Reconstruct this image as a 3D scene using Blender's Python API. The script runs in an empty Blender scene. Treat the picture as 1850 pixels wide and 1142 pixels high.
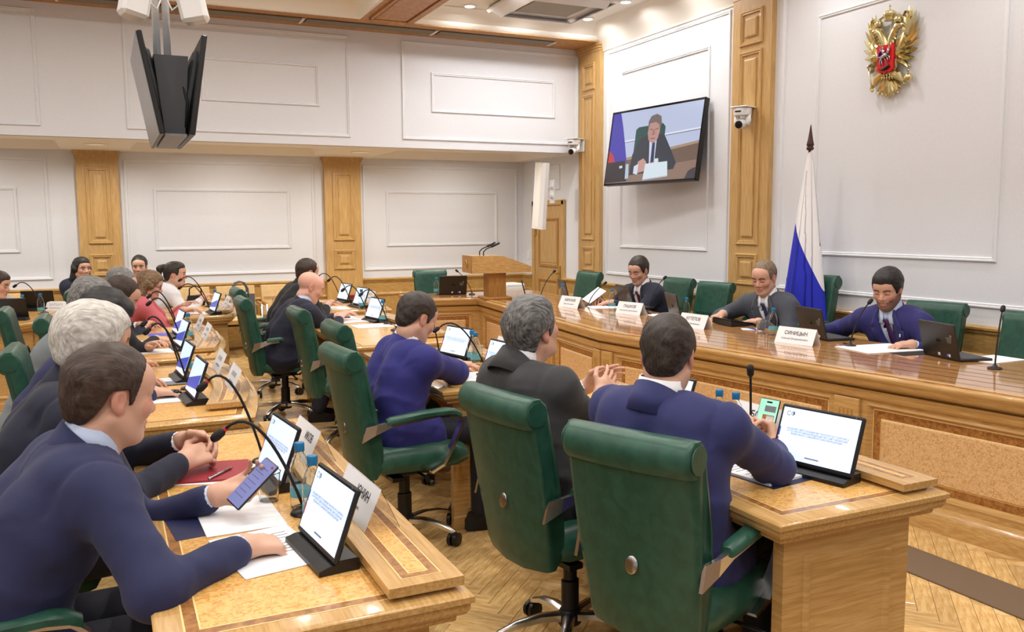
import bpy, bmesh, math, random
import numpy as np
from mathutils import Vector, Matrix
random.seed(7); RNG = np.random.default_rng(7)
SC = bpy.context.scene
COL = SC.collection
PI = math.pi
rad = math.radians

# ------------------------------------------------------------------ camera, exposure, world, lights
H_CAM = 1.56
CAM_YAW, CAM_PITCH, CAM_ROLL = rad(25.07), rad(6.155), rad(0.33)
_R = Vector((math.cos(CAM_YAW), -math.sin(CAM_YAW), 0)); _F = Vector((math.sin(CAM_YAW), math.cos(CAM_YAW), 0)); _U = Vector((0, 0, 1))
_fwd = _F*math.cos(CAM_PITCH) - _U*math.sin(CAM_PITCH); _up = _F*math.sin(CAM_PITCH) + _U*math.cos(CAM_PITCH)
_r2 = _R*math.cos(CAM_ROLL) - _up*math.sin(CAM_ROLL); _u2 = _R*math.sin(CAM_ROLL) + _up*math.cos(CAM_ROLL)
cam = bpy.data.cameras.new('camera'); camo = bpy.data.objects.new('camera', cam); COL.objects.link(camo)
cam.sensor_width = 36; cam.lens = 1560/1850*36; cam.clip_start = 0.05; cam.clip_end = 100
camo.matrix_world = Matrix(((_r2.x, _u2.x, -_fwd.x, 0), (_r2.y, _u2.y, -_fwd.y, 0), (_r2.z, _u2.z, -_fwd.z, H_CAM), (0, 0, 0, 1)))
SC.camera = camo
SC.view_settings.view_transform = 'Standard'; SC.view_settings.look = 'None'
SC.view_settings.exposure = 0.0; SC.view_settings.gamma = 1.0; SC.view_settings.use_curve_mapping = False
world = bpy.data.worlds.new('world'); SC.world = world; world.use_nodes = True
world.node_tree.nodes['Background'].inputs[0].default_value = (1, 1, 1, 1)
world.node_tree.nodes['Background'].inputs[1].default_value = 0.0

# ceiling downlights: (x, y, z) of each lamp in the ceiling bays; the visible bodies are built further down
XW, YB, YBACK, XL, YN = 5.54, 9.74, 11.44, -6.0, -4.0     # right wall, gallery front, back wall, left wall, near wall
ZG, ZT, ZC = 2.43, 3.71, 3.88                             # gallery soffit, beam underside, bay ceiling
DOWNLIGHTS = [(3.66, 8.85, ZC), (4.39, 8.85, ZC), (5.12, 8.85, ZC), (5.10, 8.02, ZC), (3.66, 8.02, ZC), (3.66, 7.2, ZC), (4.39, 7.2, ZC), (5.10, 7.2, ZC)]
for _y in (0.6, 2.2, 3.8, 5.4):
    for _x in (3.75, 4.95): DOWNLIGHTS.append((_x, _y, ZC))
for _y in (-2.6, -0.8, 0.9, 2.6, 4.3, 6.0, 7.7):
    for _x in (-4.6, -2.8, -1.0, 0.9, 2.0): DOWNLIGHTS.append((_x, _y, 4.12))
SOFFIT_LIGHTS = [(x, 10.45, z) for x, z in ((-3.1, ZG), (-1.6, ZG+.14), (-0.05, ZG), (1.4, ZG+.14), (2.86, ZG), (4.3, ZG+.14))]
LAMP_W, SOFFIT_W = 15.0, 14.0
def ceiling_lamp(p, power, col, size=0.16):
    l = bpy.data.lights.new('downlight_lamp', 'AREA'); l.shape = 'DISK'; l.size = size; l.energy = power; l.color = col; l.spread = rad(165)
    o = bpy.data.objects.new('downlight_lamp', l); COL.objects.link(o); o.location = (p[0], p[1], p[2]-0.02)
for p in DOWNLIGHTS: ceiling_lamp(p, LAMP_W if p[2] > 4 else LAMP_W*.62, (1.0, 0.975, 0.945) if p[2] > 4 else (1.0, 0.985, 0.975))
for p in SOFFIT_LIGHTS: ceiling_lamp(p, SOFFIT_W, (1.0, 0.96, 0.90), 0.12)

# ------------------------------------------------------------------ helpers
def S(r, g, b):
    f = lambda c: (c/255/12.92) if c/255 <= 0.04045 else ((c/255+0.055)/1.055)**2.4
    return (f(r), f(g), f(b), 1.0)
MATS = {}
def mat(name, col, rough=0.5, metal=0.0, spec=0.5, coat=0.0, emit=0.0, trans=0.0, ior=1.45, bump=None, alpha=1.0, sheen=0.0):
    m = bpy.data.materials.new(name); m.use_nodes = True
    b = m.node_tree.nodes['Principled BSDF']
    b.inputs['Base Color'].default_value = col; b.inputs['Roughness'].default_value = rough; b.inputs['Metallic'].default_value = metal
    b.inputs['Specular IOR Level'].default_value = spec; b.inputs['Coat Weight'].default_value = coat; b.inputs['Coat Roughness'].default_value = 0.06
    b.inputs['IOR'].default_value = ior; b.inputs['Transmission Weight'].default_value = trans; b.inputs['Alpha'].default_value = alpha
    b.inputs['Sheen Weight'].default_value = sheen
    if emit: b.inputs['Emission Color'].default_value = col; b.inputs['Emission Strength'].default_value = emit
    if bump:
        nt = m.node_tree; n = nt.nodes.new('ShaderNodeTexNoise'); n.inputs['Scale'].default_value = bump[0]; n.inputs['Detail'].default_value = 3
        tc = nt.nodes.new('ShaderNodeTexCoord'); nt.links.new(tc.outputs['Object'], n.inputs['Vector'])
        bp = nt.nodes.new('ShaderNodeBump'); bp.inputs['Strength'].default_value = bump[1]; bp.inputs['Distance'].default_value = 0.002
        nt.links.new(n.outputs['Fac'], bp.inputs['Height']); nt.links.new(bp.outputs['Normal'], b.inputs['Normal'])
    MATS[name] = m
    return m
def two_tone(name, c1, c2, scale, stretch=(1, 1, 1), rough=0.35, coat=0.0, detail=5, lo=0.35, hi=0.68, rand=0.0, distort=0.6, bump=0.0, sheen=0.0):
    m = mat(name, c1, rough, coat=coat, sheen=sheen); nt = m.node_tree; b = nt.nodes['Principled BSDF']
    tc = nt.nodes.new('ShaderNodeTexCoord'); mp = nt.nodes.new('ShaderNodeMapping'); mp.inputs['Scale'].default_value = stretch
    n = nt.nodes.new('ShaderNodeTexNoise'); n.inputs['Scale'].default_value = scale; n.inputs['Detail'].default_value = detail; n.inputs['Distortion'].default_value = distort
    r = nt.nodes.new('ShaderNodeValToRGB'); r.color_ramp.elements[0].color = c1; r.color_ramp.elements[1].color = c2
    r.color_ramp.elements[0].position = lo; r.color_ramp.elements[1].position = hi
    nt.links.new(tc.outputs['Object'], mp.inputs['Vector']); nt.links.new(mp.outputs['Vector'], n.inputs['Vector']); nt.links.new(n.outputs['Fac'], r.inputs['Fac'])
    out = r.outputs['Color']
    if rand:
        oi = nt.nodes.new('ShaderNodeObjectInfo'); hsv = nt.nodes.new('ShaderNodeHueSaturation')
        mr = nt.nodes.new('ShaderNodeMapRange'); mr.inputs['To Min'].default_value = 1-rand; mr.inputs['To Max'].default_value = 1+rand
        nt.links.new(oi.outputs['Random'], mr.inputs['Value']); nt.links.new(mr.outputs['Result'], hsv.inputs['Value']); nt.links.new(out, hsv.inputs['Color'])
        out = hsv.outputs['Color']
    nt.links.new(out, b.inputs['Base Color'])
    if bump:
        bp = nt.nodes.new('ShaderNodeBump'); bp.inputs['Strength'].default_value = bump; bp.inputs['Distance'].default_value = 0.002
        nt.links.new(n.outputs['Fac'], bp.inputs['Height']); nt.links.new(bp.outputs['Normal'], b.inputs['Normal'])
    return m

class MB:
    """collects geometry; build() links it as ONE mesh object"""
    def __init__(s, M=None): s.v = []; s.f = []; s.m = []; s.M = M or Matrix.Identity(4); s.mi = 0
    def add(s, vs, fs):
        k = len(s.v); M = s.M
        s.v += [tuple(M @ Vector(p)) for p in vs]; s.f += [tuple(i+k for i in f) for f in fs]; s.m += [s.mi]*len(fs); return s
    def box(s, c, d, R=None, b=0.0):
        hx, hy, hz = d[0]/2, d[1]/2, d[2]/2
        if b <= 0:
            vs = [Vector((x, y, z)) for x in (-hx, hx) for y in (-hy, hy) for z in (-hz, hz)]
            fs = [(0, 1, 3, 2), (4, 6, 7, 5), (0, 4, 5, 1), (2, 3, 7, 6), (0, 2, 6, 4), (1, 5, 7, 3)]
        else:
            b = min(b, hx*.98, hy*.98, hz*.98); vs = []; ix = {}
            for sx in (-1, 1):
                for sy in (-1, 1):
                    for sz in (-1, 1):
                        for a, (ox, oy, oz) in enumerate(((0, b, b), (b, 0, b), (b, b, 0))):
                            ix[(sx, sy, sz, a)] = len(vs); vs.append(Vector((sx*(hx-ox), sy*(hy-oy), sz*(hz-oz))))
            fs = []
            for sg in (-1, 1):
                q = [(-1, -1), (1, -1), (1, 1), (-1, 1)]
                if sg < 0: q = q[::-1]
                fs.append([ix[(sg, a, c_, 0)] for a, c_ in q]); fs.append([ix[(c_, sg, a, 1)] for a, c_ in q]); fs.append([ix[(a, c_, sg, 2)] for a, c_ in q])
            for a in (-1, 1):
                for c_ in (-1, 1):
                    e = [ix[(a, c_, -1, 0)], ix[(a, c_, 1, 0)], ix[(a, c_, 1, 1)], ix[(a, c_, -1, 1)]]; fs.append(e if a*c_ < 0 else e[::-1])
                    e = [ix[(a, -1, c_, 0)], ix[(a, 1, c_, 0)], ix[(a, 1, c_, 2)], ix[(a, -1, c_, 2)]]; fs.append(e if a*c_ > 0 else e[::-1])
                    e = [ix[(-1, a, c_, 1)], ix[(1, a, c_, 1)], ix[(1, a, c_, 2)], ix[(-1, a, c_, 2)]]; fs.append(e if a*c_ < 0 else e[::-1])
            for sx in (-1, 1):
                for sy in (-1, 1):
                    for sz in (-1, 1):
                        t = [ix[(sx, sy, sz, k)] for k in range(3)]; fs.append(t if sx*sy*sz > 0 else t[::-1])
        c = Vector(c)
        return s.add([(R @ p if R is not None else p)+c for p in vs], fs)
    def prism(s, pts, z0, z1, cap=True):
        n = len(pts)
        vs = [(x, y, z0) for x, y in pts]+[(x, y, z1) for x, y in pts]
        fs = [(i, (i+1) % n, n+(i+1) % n, n+i) for i in range(n)]
        if cap: fs += [tuple(range(n-1, -1, -1)), tuple(range(n, 2*n))]
        return s.add(vs, fs)
    def loft(s, rings, closed=True, cap=True):
        n = len(rings[0]); vs = [p for r in rings for p in r]; fs = []
        for i in range(len(rings)-1):
            for j in range(n if closed else n-1):
                fs.append((i*n+j, i*n+(j+1) % n, (i+1)*n+(j+1) % n, (i+1)*n+j))
        if cap and closed: fs += [tuple(range(n-1, -1, -1)), tuple((len(rings)-1)*n+j for j in range(n))]
        return s.add(vs, fs)
    def tube(s, path, r, n=8, flat=None):
        P = [Vector(p) for p in path]; rings = []; ref = None
        for i, p in enumerate(P):
            t = (P[min(i+1, len(P)-1)]-P[max(i-1, 0)]).normalized()
            if ref is None: ref = Vector((0, 0, 1)) if abs(t.z) < 0.9 else Vector((1, 0, 0))
            a = (ref-t*ref.dot(t)).normalized(); b = t.cross(a); ref = a
            rr = r[i] if isinstance(r, (list, tuple)) else r
            rings.append([p+(a*math.cos(k*2*PI/n)*(flat or 1)+b*math.sin(k*2*PI/n))*rr for k in range(n)])
        return s.loft(rings)
    def lathe(s, prof, n=16, c=(0, 0, 0)):
        return s.loft([[(c[0]+r*math.cos(k*2*PI/n), c[1]+r*math.sin(k*2*PI/n), c[2]+z) for k in range(n)] for r, z in prof])
    def ball(s, c, r, n=10, m=7):
        rr = r if isinstance(r, (tuple, list)) else (r, r, r)
        return s.loft([[(c[0]+rr[0]*math.sin(PI*max(.02, min(.98, i/m)))*math.cos(k*2*PI/n), c[1]+rr[1]*math.sin(PI*max(.02, min(.98, i/m)))*math.sin(k*2*PI/n), c[2]-rr[2]*math.cos(PI*i/m)) for k in range(n)] for i in range(m+1)])
    def quad(s, *p): return s.add(list(p), [tuple(range(len(p)))])
    def build(s, name, m, parent=None, smooth=False, flip=True):
        me = bpy.data.meshes.new(name); me.from_pydata(s.v, [], s.f)
        for x in (m if isinstance(m, (list, tuple)) else [m]): me.materials.append(x)
        if any(s.m): me.polygons.foreach_set('material_index', s.m)
        if flip:
            bm = bmesh.new(); bm.from_mesh(me); bmesh.ops.recalc_face_normals(bm, faces=bm.faces); bm.to_mesh(me); bm.free()
        if smooth:
            me.polygons.foreach_set('use_smooth', [True]*len(me.polygons))
            if smooth is not True: me.set_sharp_from_angle(angle=rad(smooth))
        o = bpy.data.objects.new(name, me); COL.objects.link(o); o.parent = parent
        return o
def thing(name, label, cat, loc=(0, 0, 0), rz=0.0, group=None):
    o = bpy.data.objects.new(name, None); COL.objects.link(o); o.empty_display_size = 0.1
    o.location = loc; o.rotation_euler = (0, 0, rz); tag(o, label, cat, group); return o
def tag(o, label, cat, group=None):
    o['label'] = label; o['category'] = cat
    if group: o['group'] = group
    return o
def struct(o): o['kind'] = 'structure'; return o
def at(o, loc, rz=0.0): o.location = loc; o.rotation_euler = (0, 0, rz); return o
def copy_tree(o, parent=None):
    c = o.copy(); COL.objects.link(c); c.parent = parent
    for ch in list(o.children): copy_tree(ch, c)
    return c
def frame_M(o, e, n, u=(0, 0, 1)):
    e, n, u = Vector(e), Vector(n), Vector(u)
    return Matrix(((e.x, n.x, u.x, o[0]), (e.y, n.y, u.y, o[1]), (e.z, n.z, u.z, o[2]), (0, 0, 0, 1)))
def offset_loop(pts, d, closed=True):
    """offset a 2D polyline to its right-hand side (outside of a counter-clockwise loop) by d with mitred corners"""
    n = len(pts); out = []
    for i in range(n):
        p = Vector(pts[i]); a = Vector(pts[i-1]) if (closed or i > 0) else None; b = Vector(pts[(i+1) % n]) if (closed or i < n-1) else None
        ns = []
        for q0, q1 in ((a, p), (p, b)):
            if q0 is None or q1 is None: continue
            t = (q1-q0).normalized(); ns.append(Vector((t.y, -t.x)))
        m = sum(ns, Vector((0, 0)))/len(ns); m = m/max(m.length_squared, .2)
        out.append((p.x+m.x*d, p.y+m.y*d))
    return out
def sweep_loop(mb, pts, prof, closed=True, cap=False):
    """prof: list of (offset, z)"""
    rings = [[(x, y, z) for x, y in offset_loop(pts, o, closed)] for o, z in prof]
    mb.loft(rings, closed, cap)
def ring(mb, pts, o0, o1, z):
    a = [(x, y, z) for x, y in offset_loop(pts, o0)]; b = [(x, y, z) for x, y in offset_loop(pts, o1)]
    mb.loft([a, b], True, False)
_txt_cache = {}
def text_mesh(name, body, size, m, parent, M, align='CENTER', sx=1.0, bold=0.0):
    key = (body, size, align, bold)
    if key not in _txt_cache:
        cu = bpy.data.curves.new('lettering', 'FONT'); cu.body = body; cu.size = size; cu.align_x = align; cu.align_y = 'CENTER'; cu.resolution_u = 2; cu.offset = bold
        t = bpy.data.objects.new('lettering', cu); COL.objects.link(t)
        _txt_cache[key] = bpy.data.meshes.new_from_object(t.evaluated_get(bpy.context.evaluated_depsgraph_get()))
        bpy.data.objects.remove(t); bpy.data.curves.remove(cu)
    me = _txt_cache[key].copy(); me.materials.clear(); me.materials.append(m)
    me.transform(M @ Matrix.Diagonal((sx, 1, 1, 1)))
    o = bpy.data.objects.new(name, me); COL.objects.link(o); o.parent = parent
    return o

# ------------------------------------------------------------------ materials
two_tone('wood', S(182, 140, 80), S(204, 166, 108), 14, (.5, .5, 9), .30, .25, distort=.25)
two_tone('wood_x', S(180, 138, 78), S(204, 166, 108), 14, (.5, 9, 9), .26, .35, distort=.25)
two_tone('wood_y', S(180, 138, 78), S(204, 166, 108), 14, (9, .5, 9), .26, .35, distort=.25)
two_tone('oak', S(184, 144, 84), S(208, 172, 114), 14, (9, 9, .4), .42, .1, distort=.25)
two_tone('oak_dark', S(160, 112, 52), S(188, 140, 74), 11, (9, 9, .7), .42, .1)
two_tone('wainscot', S(172, 132, 70), S(200, 162, 98), 10, (1.2, 1.2, 9), .42, .1)
two_tone('beam_wood', S(166, 116, 58), S(190, 142, 82), 12, (1.5, 1.5, 6), .45)
two_tone('gloss_top', S(180, 124, 70), S(208, 158, 100), 8, (9, 1, 1), .10, .6)
two_tone('burl', S(206, 142, 62), S(232, 186, 112), 60, (1, 1, 1), .30, .3, lo=.36, hi=.56, distort=1.5, detail=3)
two_tone('burl_panel', S(200, 152, 98), S(226, 188, 138), 70, (1, 1, 1.2), .38, .15, lo=.38, hi=.55, distort=1.6, detail=3)
two_tone('walnut', S(134, 84, 40), S(182, 128, 70), 14, (4, 4, 4), .30, .3)
mat('inlay_light', S(238, 206, 136), .35)
mat('inlay_dark', S(92, 52, 26), .2, coat=.4)
two_tone('parquet', S(196, 156, 94), S(228, 194, 136), 8, (1.5, 9, 1), .26, .2, rand=.16)
two_tone('parquet_mass', S(192, 152, 90), S(226, 192, 134), 5, (3, 3, 1), .26, .2)
mat('floor_base', S(120, 86, 46), .6)
two_tone('wall', S(222, 224, 229), S(228, 230, 234), 160, (1, 1, 1), .75, bump=.12)
mat('moulding', S(228, 230, 234), .55)
mat('ceiling', S(238, 234, 224), .7)
mat('plaster', S(240, 236, 226), .6)
mat('white_metal', S(226, 228, 230), .3, .3); mat('grille', S(150, 142, 128), .6); mat('grille_dark', S(88, 80, 70), .7)
two_tone('leather_green', S(32, 72, 58), S(42, 86, 70), 20, (1, 1, 1), .36, bump=.10)
mat('leather_seam', S(14, 42, 33), .5)
two_tone('leather_tan', S(200, 164, 106), S(216, 182, 126), 12, (1, 1, 1), .42)
mat('chrome', S(226, 226, 228), .24, 1.0); mat('steel', S(170, 170, 172), .25, 1.0)
mat('black_plastic', S(22, 22, 24), .38); mat('black_matte', S(16, 16, 17), .65); mat('black_gloss', S(14, 14, 15), .12)
mat('laptop_lid', S(34, 30, 28), .32); mat('grey_plastic', S(120, 122, 126), .4); mat('dark_grey', S(60, 62, 66), .45)
mat('white_plastic', S(232, 232, 232), .35); mat('paper', S(240, 240, 242), .8); mat('card', S(240, 240, 242), .6)
mat('ink', S(40, 40, 46), .7); mat('ink_grey', S(120, 124, 132), .7)
mat('print_faint', S(150, 154, 162), .7); mat('acrylic', (1, 1, 1, 1), .02, trans=1.0, ior=1.2)
mat('bottle', (.96, .99, 1, 1), .02, trans=1.0, ior=1.3); mat('bottle_cap', S(26, 110, 160), .35); mat('bottle_label', S(96, 168, 178), .4)
mat('cup', S(244, 246, 246), .08, trans=.97, ior=1.08); mat('screen_off_reflection', S(132, 132, 134), .3, spec=.8)  # switched-off display: reflection of the bright room put into its grey base colour
mat('red_folder', S(150, 36, 48), .45); mat('navy', S(30, 34, 72), .5)
mat('screen', S(206, 226, 248), .2, emit=.72); mat('screen_text', S(110, 120, 160), .5, emit=.2); mat('screen_blue', S(70, 86, 190), .3, emit=.5); mat('screen_red', S(200, 60, 70), .3, emit=.4)
mat('phone_screen', S(112, 118, 168), .12, emit=.4); mat('phone_green', S(150, 214, 190), .12, emit=.6)
mat('gold', S(222, 208, 156), .26, 1.0); mat('phone_line', S(70, 74, 120), .4); mat('gold_matte', S(200, 168, 84), .35, .8); mat('silver', S(190, 190, 196), .25, 1.0)
mat('shield_red', S(206, 24, 34), .35); mat('flag_white', S(238, 238, 240), .7); mat('flag_blue', S(34, 44, 190), .7); mat('flag_red', S(196, 40, 44), .7)
mat('carpet', S(112, 92, 72), .95, bump=(300, .5)); mat('finial', S(70, 38, 28), .3)
mat('lamp_glow', (1, .97, .92, 1), .5, emit=6.0); mat('lamp_soft', S(226, 216, 196), .5, emit=.3)
mat('bag', S(84, 86, 88), .45); mat('shoe', S(18, 17, 18), .35); mat('shirt_white', S(236, 236, 240), .75); mat('shirt_blue', S(186, 200, 226), .75)
mat('tie_red', S(92, 20, 40), .5); mat('tie_blue', S(40, 48, 92), .5); mat('tie_purple', S(70, 28, 78), .5); mat('glasses', S(120, 40, 60), .3)
mat('pin_white', S(240, 240, 240), .4); mat('pen_blue', S(30, 50, 150), .4); mat('led_red', S(190, 30, 40), .4)
M_ = MATS
# ------------------------------------------------------------------ the room
MR = frame_M((XW, 0, 0), (0, -1, 0), (-1, 0, 0))       # right wall: (s=-y, out, z)
MBK = frame_M((0, YBACK, 0), (1, 0, 0), (0, -1, 0))    # back wall: (s=x, out, z)
MG = frame_M((0, YB, 0), (1, 0, 0), (0, -1, 0))        # gallery front
floor = struct(MB().box(((XL+XW)/2, (YN+YBACK)/2, -.054), (XW-XL, YBACK-YN, .1)).build('floor', M_['floor_base']))
struct(MB().box((XW+.1, (YN+YBACK)/2, 2.1), (.2, YBACK-YN, 4.4)).build('wall_right', M_['wall']))
struct(MB().box(((XL+XW)/2, YBACK+.1, 1.3), (XW-XL, .2, 2.8)).build('wall_back', M_['wall']))
struct(MB().box((XL-.1, (YN+YBACK)/2, 2.1), (.2, YBACK-YN, 4.4)).build('wall_left', M_['wall']))
struct(MB().box(((XL+XW)/2, YN-.1, 2.1), (XW-XL, .2, 4.4)).build('wall_near', M_['wall']))
struct(MB().box(((XL+XW)/2, YB+.06, (ZG+ZT)/2+.122), (XW-XL, .12, ZT-ZG+.236)).build('wall_gallery', M_['wall']))
# ceiling bays, beams, cornice
struct(MB().box(((3.13+XW)/2, (YN+9.2)/2, ZC+.05), (XW-3.13, 9.2-YN, .1)).build('ceiling', M_['ceiling']))
struct(MB().box(((XL+2.55)/2, (YN+9.2)/2, 4.19), (2.55-XL, 9.2-YN, .1)).build('ceiling_high', M_['ceiling'])).name = 'ceiling'
NTRIM = [0]
def trim(mb, m, smooth=False):
    NTRIM[0] += 1; return struct(mb.build('trim_%d' % NTRIM[0], m, None, smooth))
bm1 = trim(MB().box(((XL+XW)/2, 9.47, ZT+.2), (XW-XL, .54, .4)), M_['beam_wood'])          # beam along the gallery
bm2 = trim(MB().box((2.84, (YN+9.2)/2, ZT+.2), (.58, 9.2-YN, .4)), M_['beam_wood'])        # beam running towards the camera
for y0, y1 in ((8.0, 9.05), (6.6, 7.7), (5.2, 6.3)):
    b = MB(); b.box((2.84, (y0+y1)/2, ZT-.006), (.34, y1-y0, .02), b=.008); b.build('beam_panel', M_['beam_wood'], bm2)
    b = MB()
    for c, d in (((2.84, y0-.03, ZT-.01), (.44, .03, .024)), ((2.84, y1+.03, ZT-.01), (.44, .03, .024)), ((2.635, (y0+y1)/2, ZT-.01), (.03, y1-y0+.09, .024)), ((3.045, (y0+y1)/2, ZT-.01), (.03, y1-y0+.09, .024))): b.box(c, d)
    b.build('beam_moulding', M_['beam_wood'], bm2)
for x0, x1 in ((-2.6, -.3), (-.27, 2.0), (2.03, 3.48), (3.52, 4.98)):
    g = MB(); g.box(((x0+x1)/2, 9.46, ZT-.004), (x1-x0, .20, .01)); gr = g.build('vent_tray', M_['grille_dark'], bm1)
    for k in range(5):
        MB().box(((x0+x1)/2, 9.385+.0375*k, ZT-.012), (x1-x0, .018, .008)).build('vent_slat', M_['grille'], gr)
    MB().box((x1-.012, 9.46, ZT-.014), (.024, .22, .012)).build('vent_end', M_['moulding'], gr)
def cornice(pts, prof, m=M_['plaster']):
    b = MB(); sweep_loop(b, pts, prof, closed=False); trim(b, m, 40)
# cove round the right-hand bay and stepped cornice of the high bay (open profile swept along the beams)
cornice([(3.13, YN), (3.13, 9.2), (XW, 9.2), (XW, YN)], [(0, ZT+.01), (.03, ZT+.03), (.04, ZT+.06), (.16, ZT+.13), (.22, ZC-.012), (.26, ZC-.004)])
cornice([(XW-.001, 9.2), (XW-.001, YN)], [(0, 3.60), (.015, 3.605), (.02, 3.63), (.03, 3.64), (.06, 3.72), (.14, 3.78), (.15, 3.80), (.22, 3.84), (.24, ZC-.006)])
cornice([(2.55, YN), (2.55, 9.2)], [(0, 4.14), (-.34, 4.135), (-.345, 4.10), (-.33, 4.09), (-.24, 4.02), (-.235, 3.99), (-.22, 3.985), (-.12, 3.90), (-.115, 3.87), (-.1, 3.865), (-.03, 3.76), (-.02, ZT+.01), (0, ZT)])
cornice([(2.55, 9.2), (XL, 9.2)], [(0, 4.14), (-.34, 4.135), (-.345, 4.10), (-.33, 4.09), (-.24, 4.02), (-.235, 3.99), (-.22, 3.985), (-.12, 3.90), (-.115, 3.87), (-.1, 3.865), (-.03, 3.76), (-.02, ZT+.01), (0, ZT)])
# gallery soffit with coffers
sof = MB()
xs = [XL, -2.85, -.42, .30, 2.50, 3.22, 5.36, XW]; ya, yb = 10.08, 11.30
sof.quad((XL, YB, ZG), (XW, YB, ZG), (XW, ya, ZG), (XL, ya, ZG)); sof.quad((XL, yb, ZG), (XW, yb, ZG), (XW, YBACK, ZG), (XL, YBACK, ZG))
for i in (0, 2, 4, 6): sof.quad((xs[i], ya, ZG), (xs[i+1], ya, ZG), (xs[i+1], yb, ZG), (xs[i], yb, ZG))
for i in (1, 3, 5):
    a, b_ = xs[i], xs[i+1]; g = .12; zt = ZG+.14
    o4 = [(a, ya), (b_, ya), (b_, yb), (a, yb)]; i4 = [(a+g, ya+g), (b_-g, ya+g), (b_-g, yb-g), (a+g, yb-g)]
    for k in range(4):
        p, q, r, t = o4[k], o4[(k+1) % 4], i4[(k+1) % 4], i4[k]; sof.quad((*p, ZG), (*q, ZG), (*r, zt), (*t, zt))
    sof.quad(*[(*p, zt) for p in i4])
so = struct(sof.build('ceiling', M_['plaster'], flip=False))
# wall picture-frame mouldings
FP = [(0, 0), (0, .010), (.006, .016), (.014, .016), (.018, .010), (.028, .012), (.034, .004), (.034, 0)]
def wall_frame(M, s0, z0, s1, z1, w=1.0, parent=None, m=None, name=None):
    b = MB(M); rings = []
    for o, h in FP:
        o *= w; rings.append([(s0+o, h*w, z0+o), (s1-o, h*w, z0+o), (s1-o, h*w, z1-o), (s0+o, h*w, z1-o)])
    b.loft(rings, True, False)
    if parent is None: return trim(b, m or M_['moulding'], 40)
    return b.build(name, m or M_['moulding'], parent, 40)
wall_frame(MR, -9.10, .93, -6.83, 3.58); wall_frame(MR, -8.79, 1.26, -7.14, 3.30)
wall_frame(MR, -6.12, .95, -3.72, 3.58); wall_frame(MR, -5.70, 1.27, -3.97, 3.28)
wall_frame(MR, -3.0, .95, -.7, 3.58); wall_frame(MR, -11.10, 2.0, -10.3, 2.33)
for x0 in (-2.85, .23, 3.15):
    x1 = x0+2.27 if x0 < 3 else 5.44
    wall_frame(MBK, x0, .93, x1, 2.34); wall_frame(MBK, x0+.32, 1.25, x1-.32, 2.00)
    wall_frame(MG, x0+.02, 2.53, x1+.06, 3.645); wall_frame(MG, x0+.38 if x0 > 3 else x0+.75, 2.855, x1-.28, 3.31)
wall_frame(MG, -5.2, 2.53, -2.95, 3.645)
# pilasters with raised panels
def pilaster(M, s0, s1, ztop, panels, out=.055):
    b = MB(M); b.box(((s0+s1)/2, out/2, ztop/2), (s1-s0, out, ztop))
    for w_, z_ in ((.03, ztop-.015), (.018, ztop-.045), (.008, ztop-.075), (.02, .06)):
        b.box(((s0+s1)/2, (out+w_)/2, z_), (s1-s0+2*w_, out+w_, .03 if z_ > .2 else .12))
    p = trim(b, M_['oak']); c = (s0+s1)/2; w = (s1-s0)
    for z0, z1 in panels:
        f = MB(M @ Matrix.Translation((0, out, 0))); rr = []
        for o, h in FP:
            o *= 1.25; rr.append([(c-w*.29+o, h*1.2, z0+o), (c+w*.29-o, h*1.2, z0+o), (c+w*.29-o, h*1.2, z1-o), (c-w*.29+o, h*1.2, z1-o)])
        f.loft(rr, True, False); f.build('panel_moulding', M_['oak'], p, 40)
        f = MB(M @ Matrix.Translation((0, out, 0))); g = .075 if z1-z0 > .2 else .05
        a = [(c-w*.29+g, z0+g), (c+w*.29-g, z0+g), (c+w*.29-g, z1-g), (c-w*.29+g, z1-g)]; k = .014
        bq = [(c-w*.29+g+k, z0+g+k), (c+w*.29-g-k, z0+g+k), (c+w*.29-g-k, z1-g-k), (c-w*.29+g+k, z1-g-k)]
        f.loft([[(s, 0, z) for s, z in a], [(s, .012, z) for s, z in a], [(s, .018, z) for s, z in bq]], True, True); f.build('raised_panel', M_['oak'], p)
TALL = ((3.18, 3.50), (1.34, 3.13), (.96, 1.26))
pilaster(MR, -9.70, -9.19, ZT, TALL); pilaster(MR, -6.74, -6.21, ZT, TALL); pilaster(MR, -3.62, -3.10, ZT, TALL)
LOW = ((1.34, 2.24), (.96, 1.22))
pilaster(MBK, -.28, .17, ZG, LOW, .09); pilaster(MBK, 2.62, 3.10, ZG, LOW, .09); pilaster(MBK, -3.4, -2.93, ZG, LOW, .09)
# wainscot
def wainscot(M, s0, s1, top=.80):
    b = MB(M); b.box(((s0+s1)/2, .012, top/2), (s1-s0, .024, top)); w = struct(b.build('baseboard_wainscot', M_['wainscot']))
    rr = [[(s0, o, z), (s1, o, z)] for o, z in ((.024, top-.03), (.034, top-.028), (.036, top-.01), (.05, top), (.05, top+.014), (.04, top+.024), (0, top+.026))]
    c = MB(M); c.loft(rr, False, False); c.build('cap_moulding', M_['wainscot'], w, 40)
    c = MB(M); c.loft([[(s0, o, z), (s1, o, z)] for o, z in ((.024, .585), (.036, .59), (.042, .605), (.036, .622), (.024, .63))], False, False); c.build('rail_moulding', M_['wainscot'], w, 40)
    c = MB(M); c.box(((s0+s1)/2, .02, .05), (s1-s0, .04, .10)); c.build('skirting', M_['wainscot'], w)
wainscot(MBK, XL, -3.4); wainscot(MBK, -2.93, -.28); wainscot(MBK, .17, 2.62); wainscot(MBK, 3.10, XW)
wainscot(MR, -YBACK, -11.08); wainscot(MR, -10.14, -9.70); wainscot(MR, -9.19, -6.74); wainscot(MR, -6.21, -3.62); wainscot(MR, -3.10, 1.0)
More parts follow.
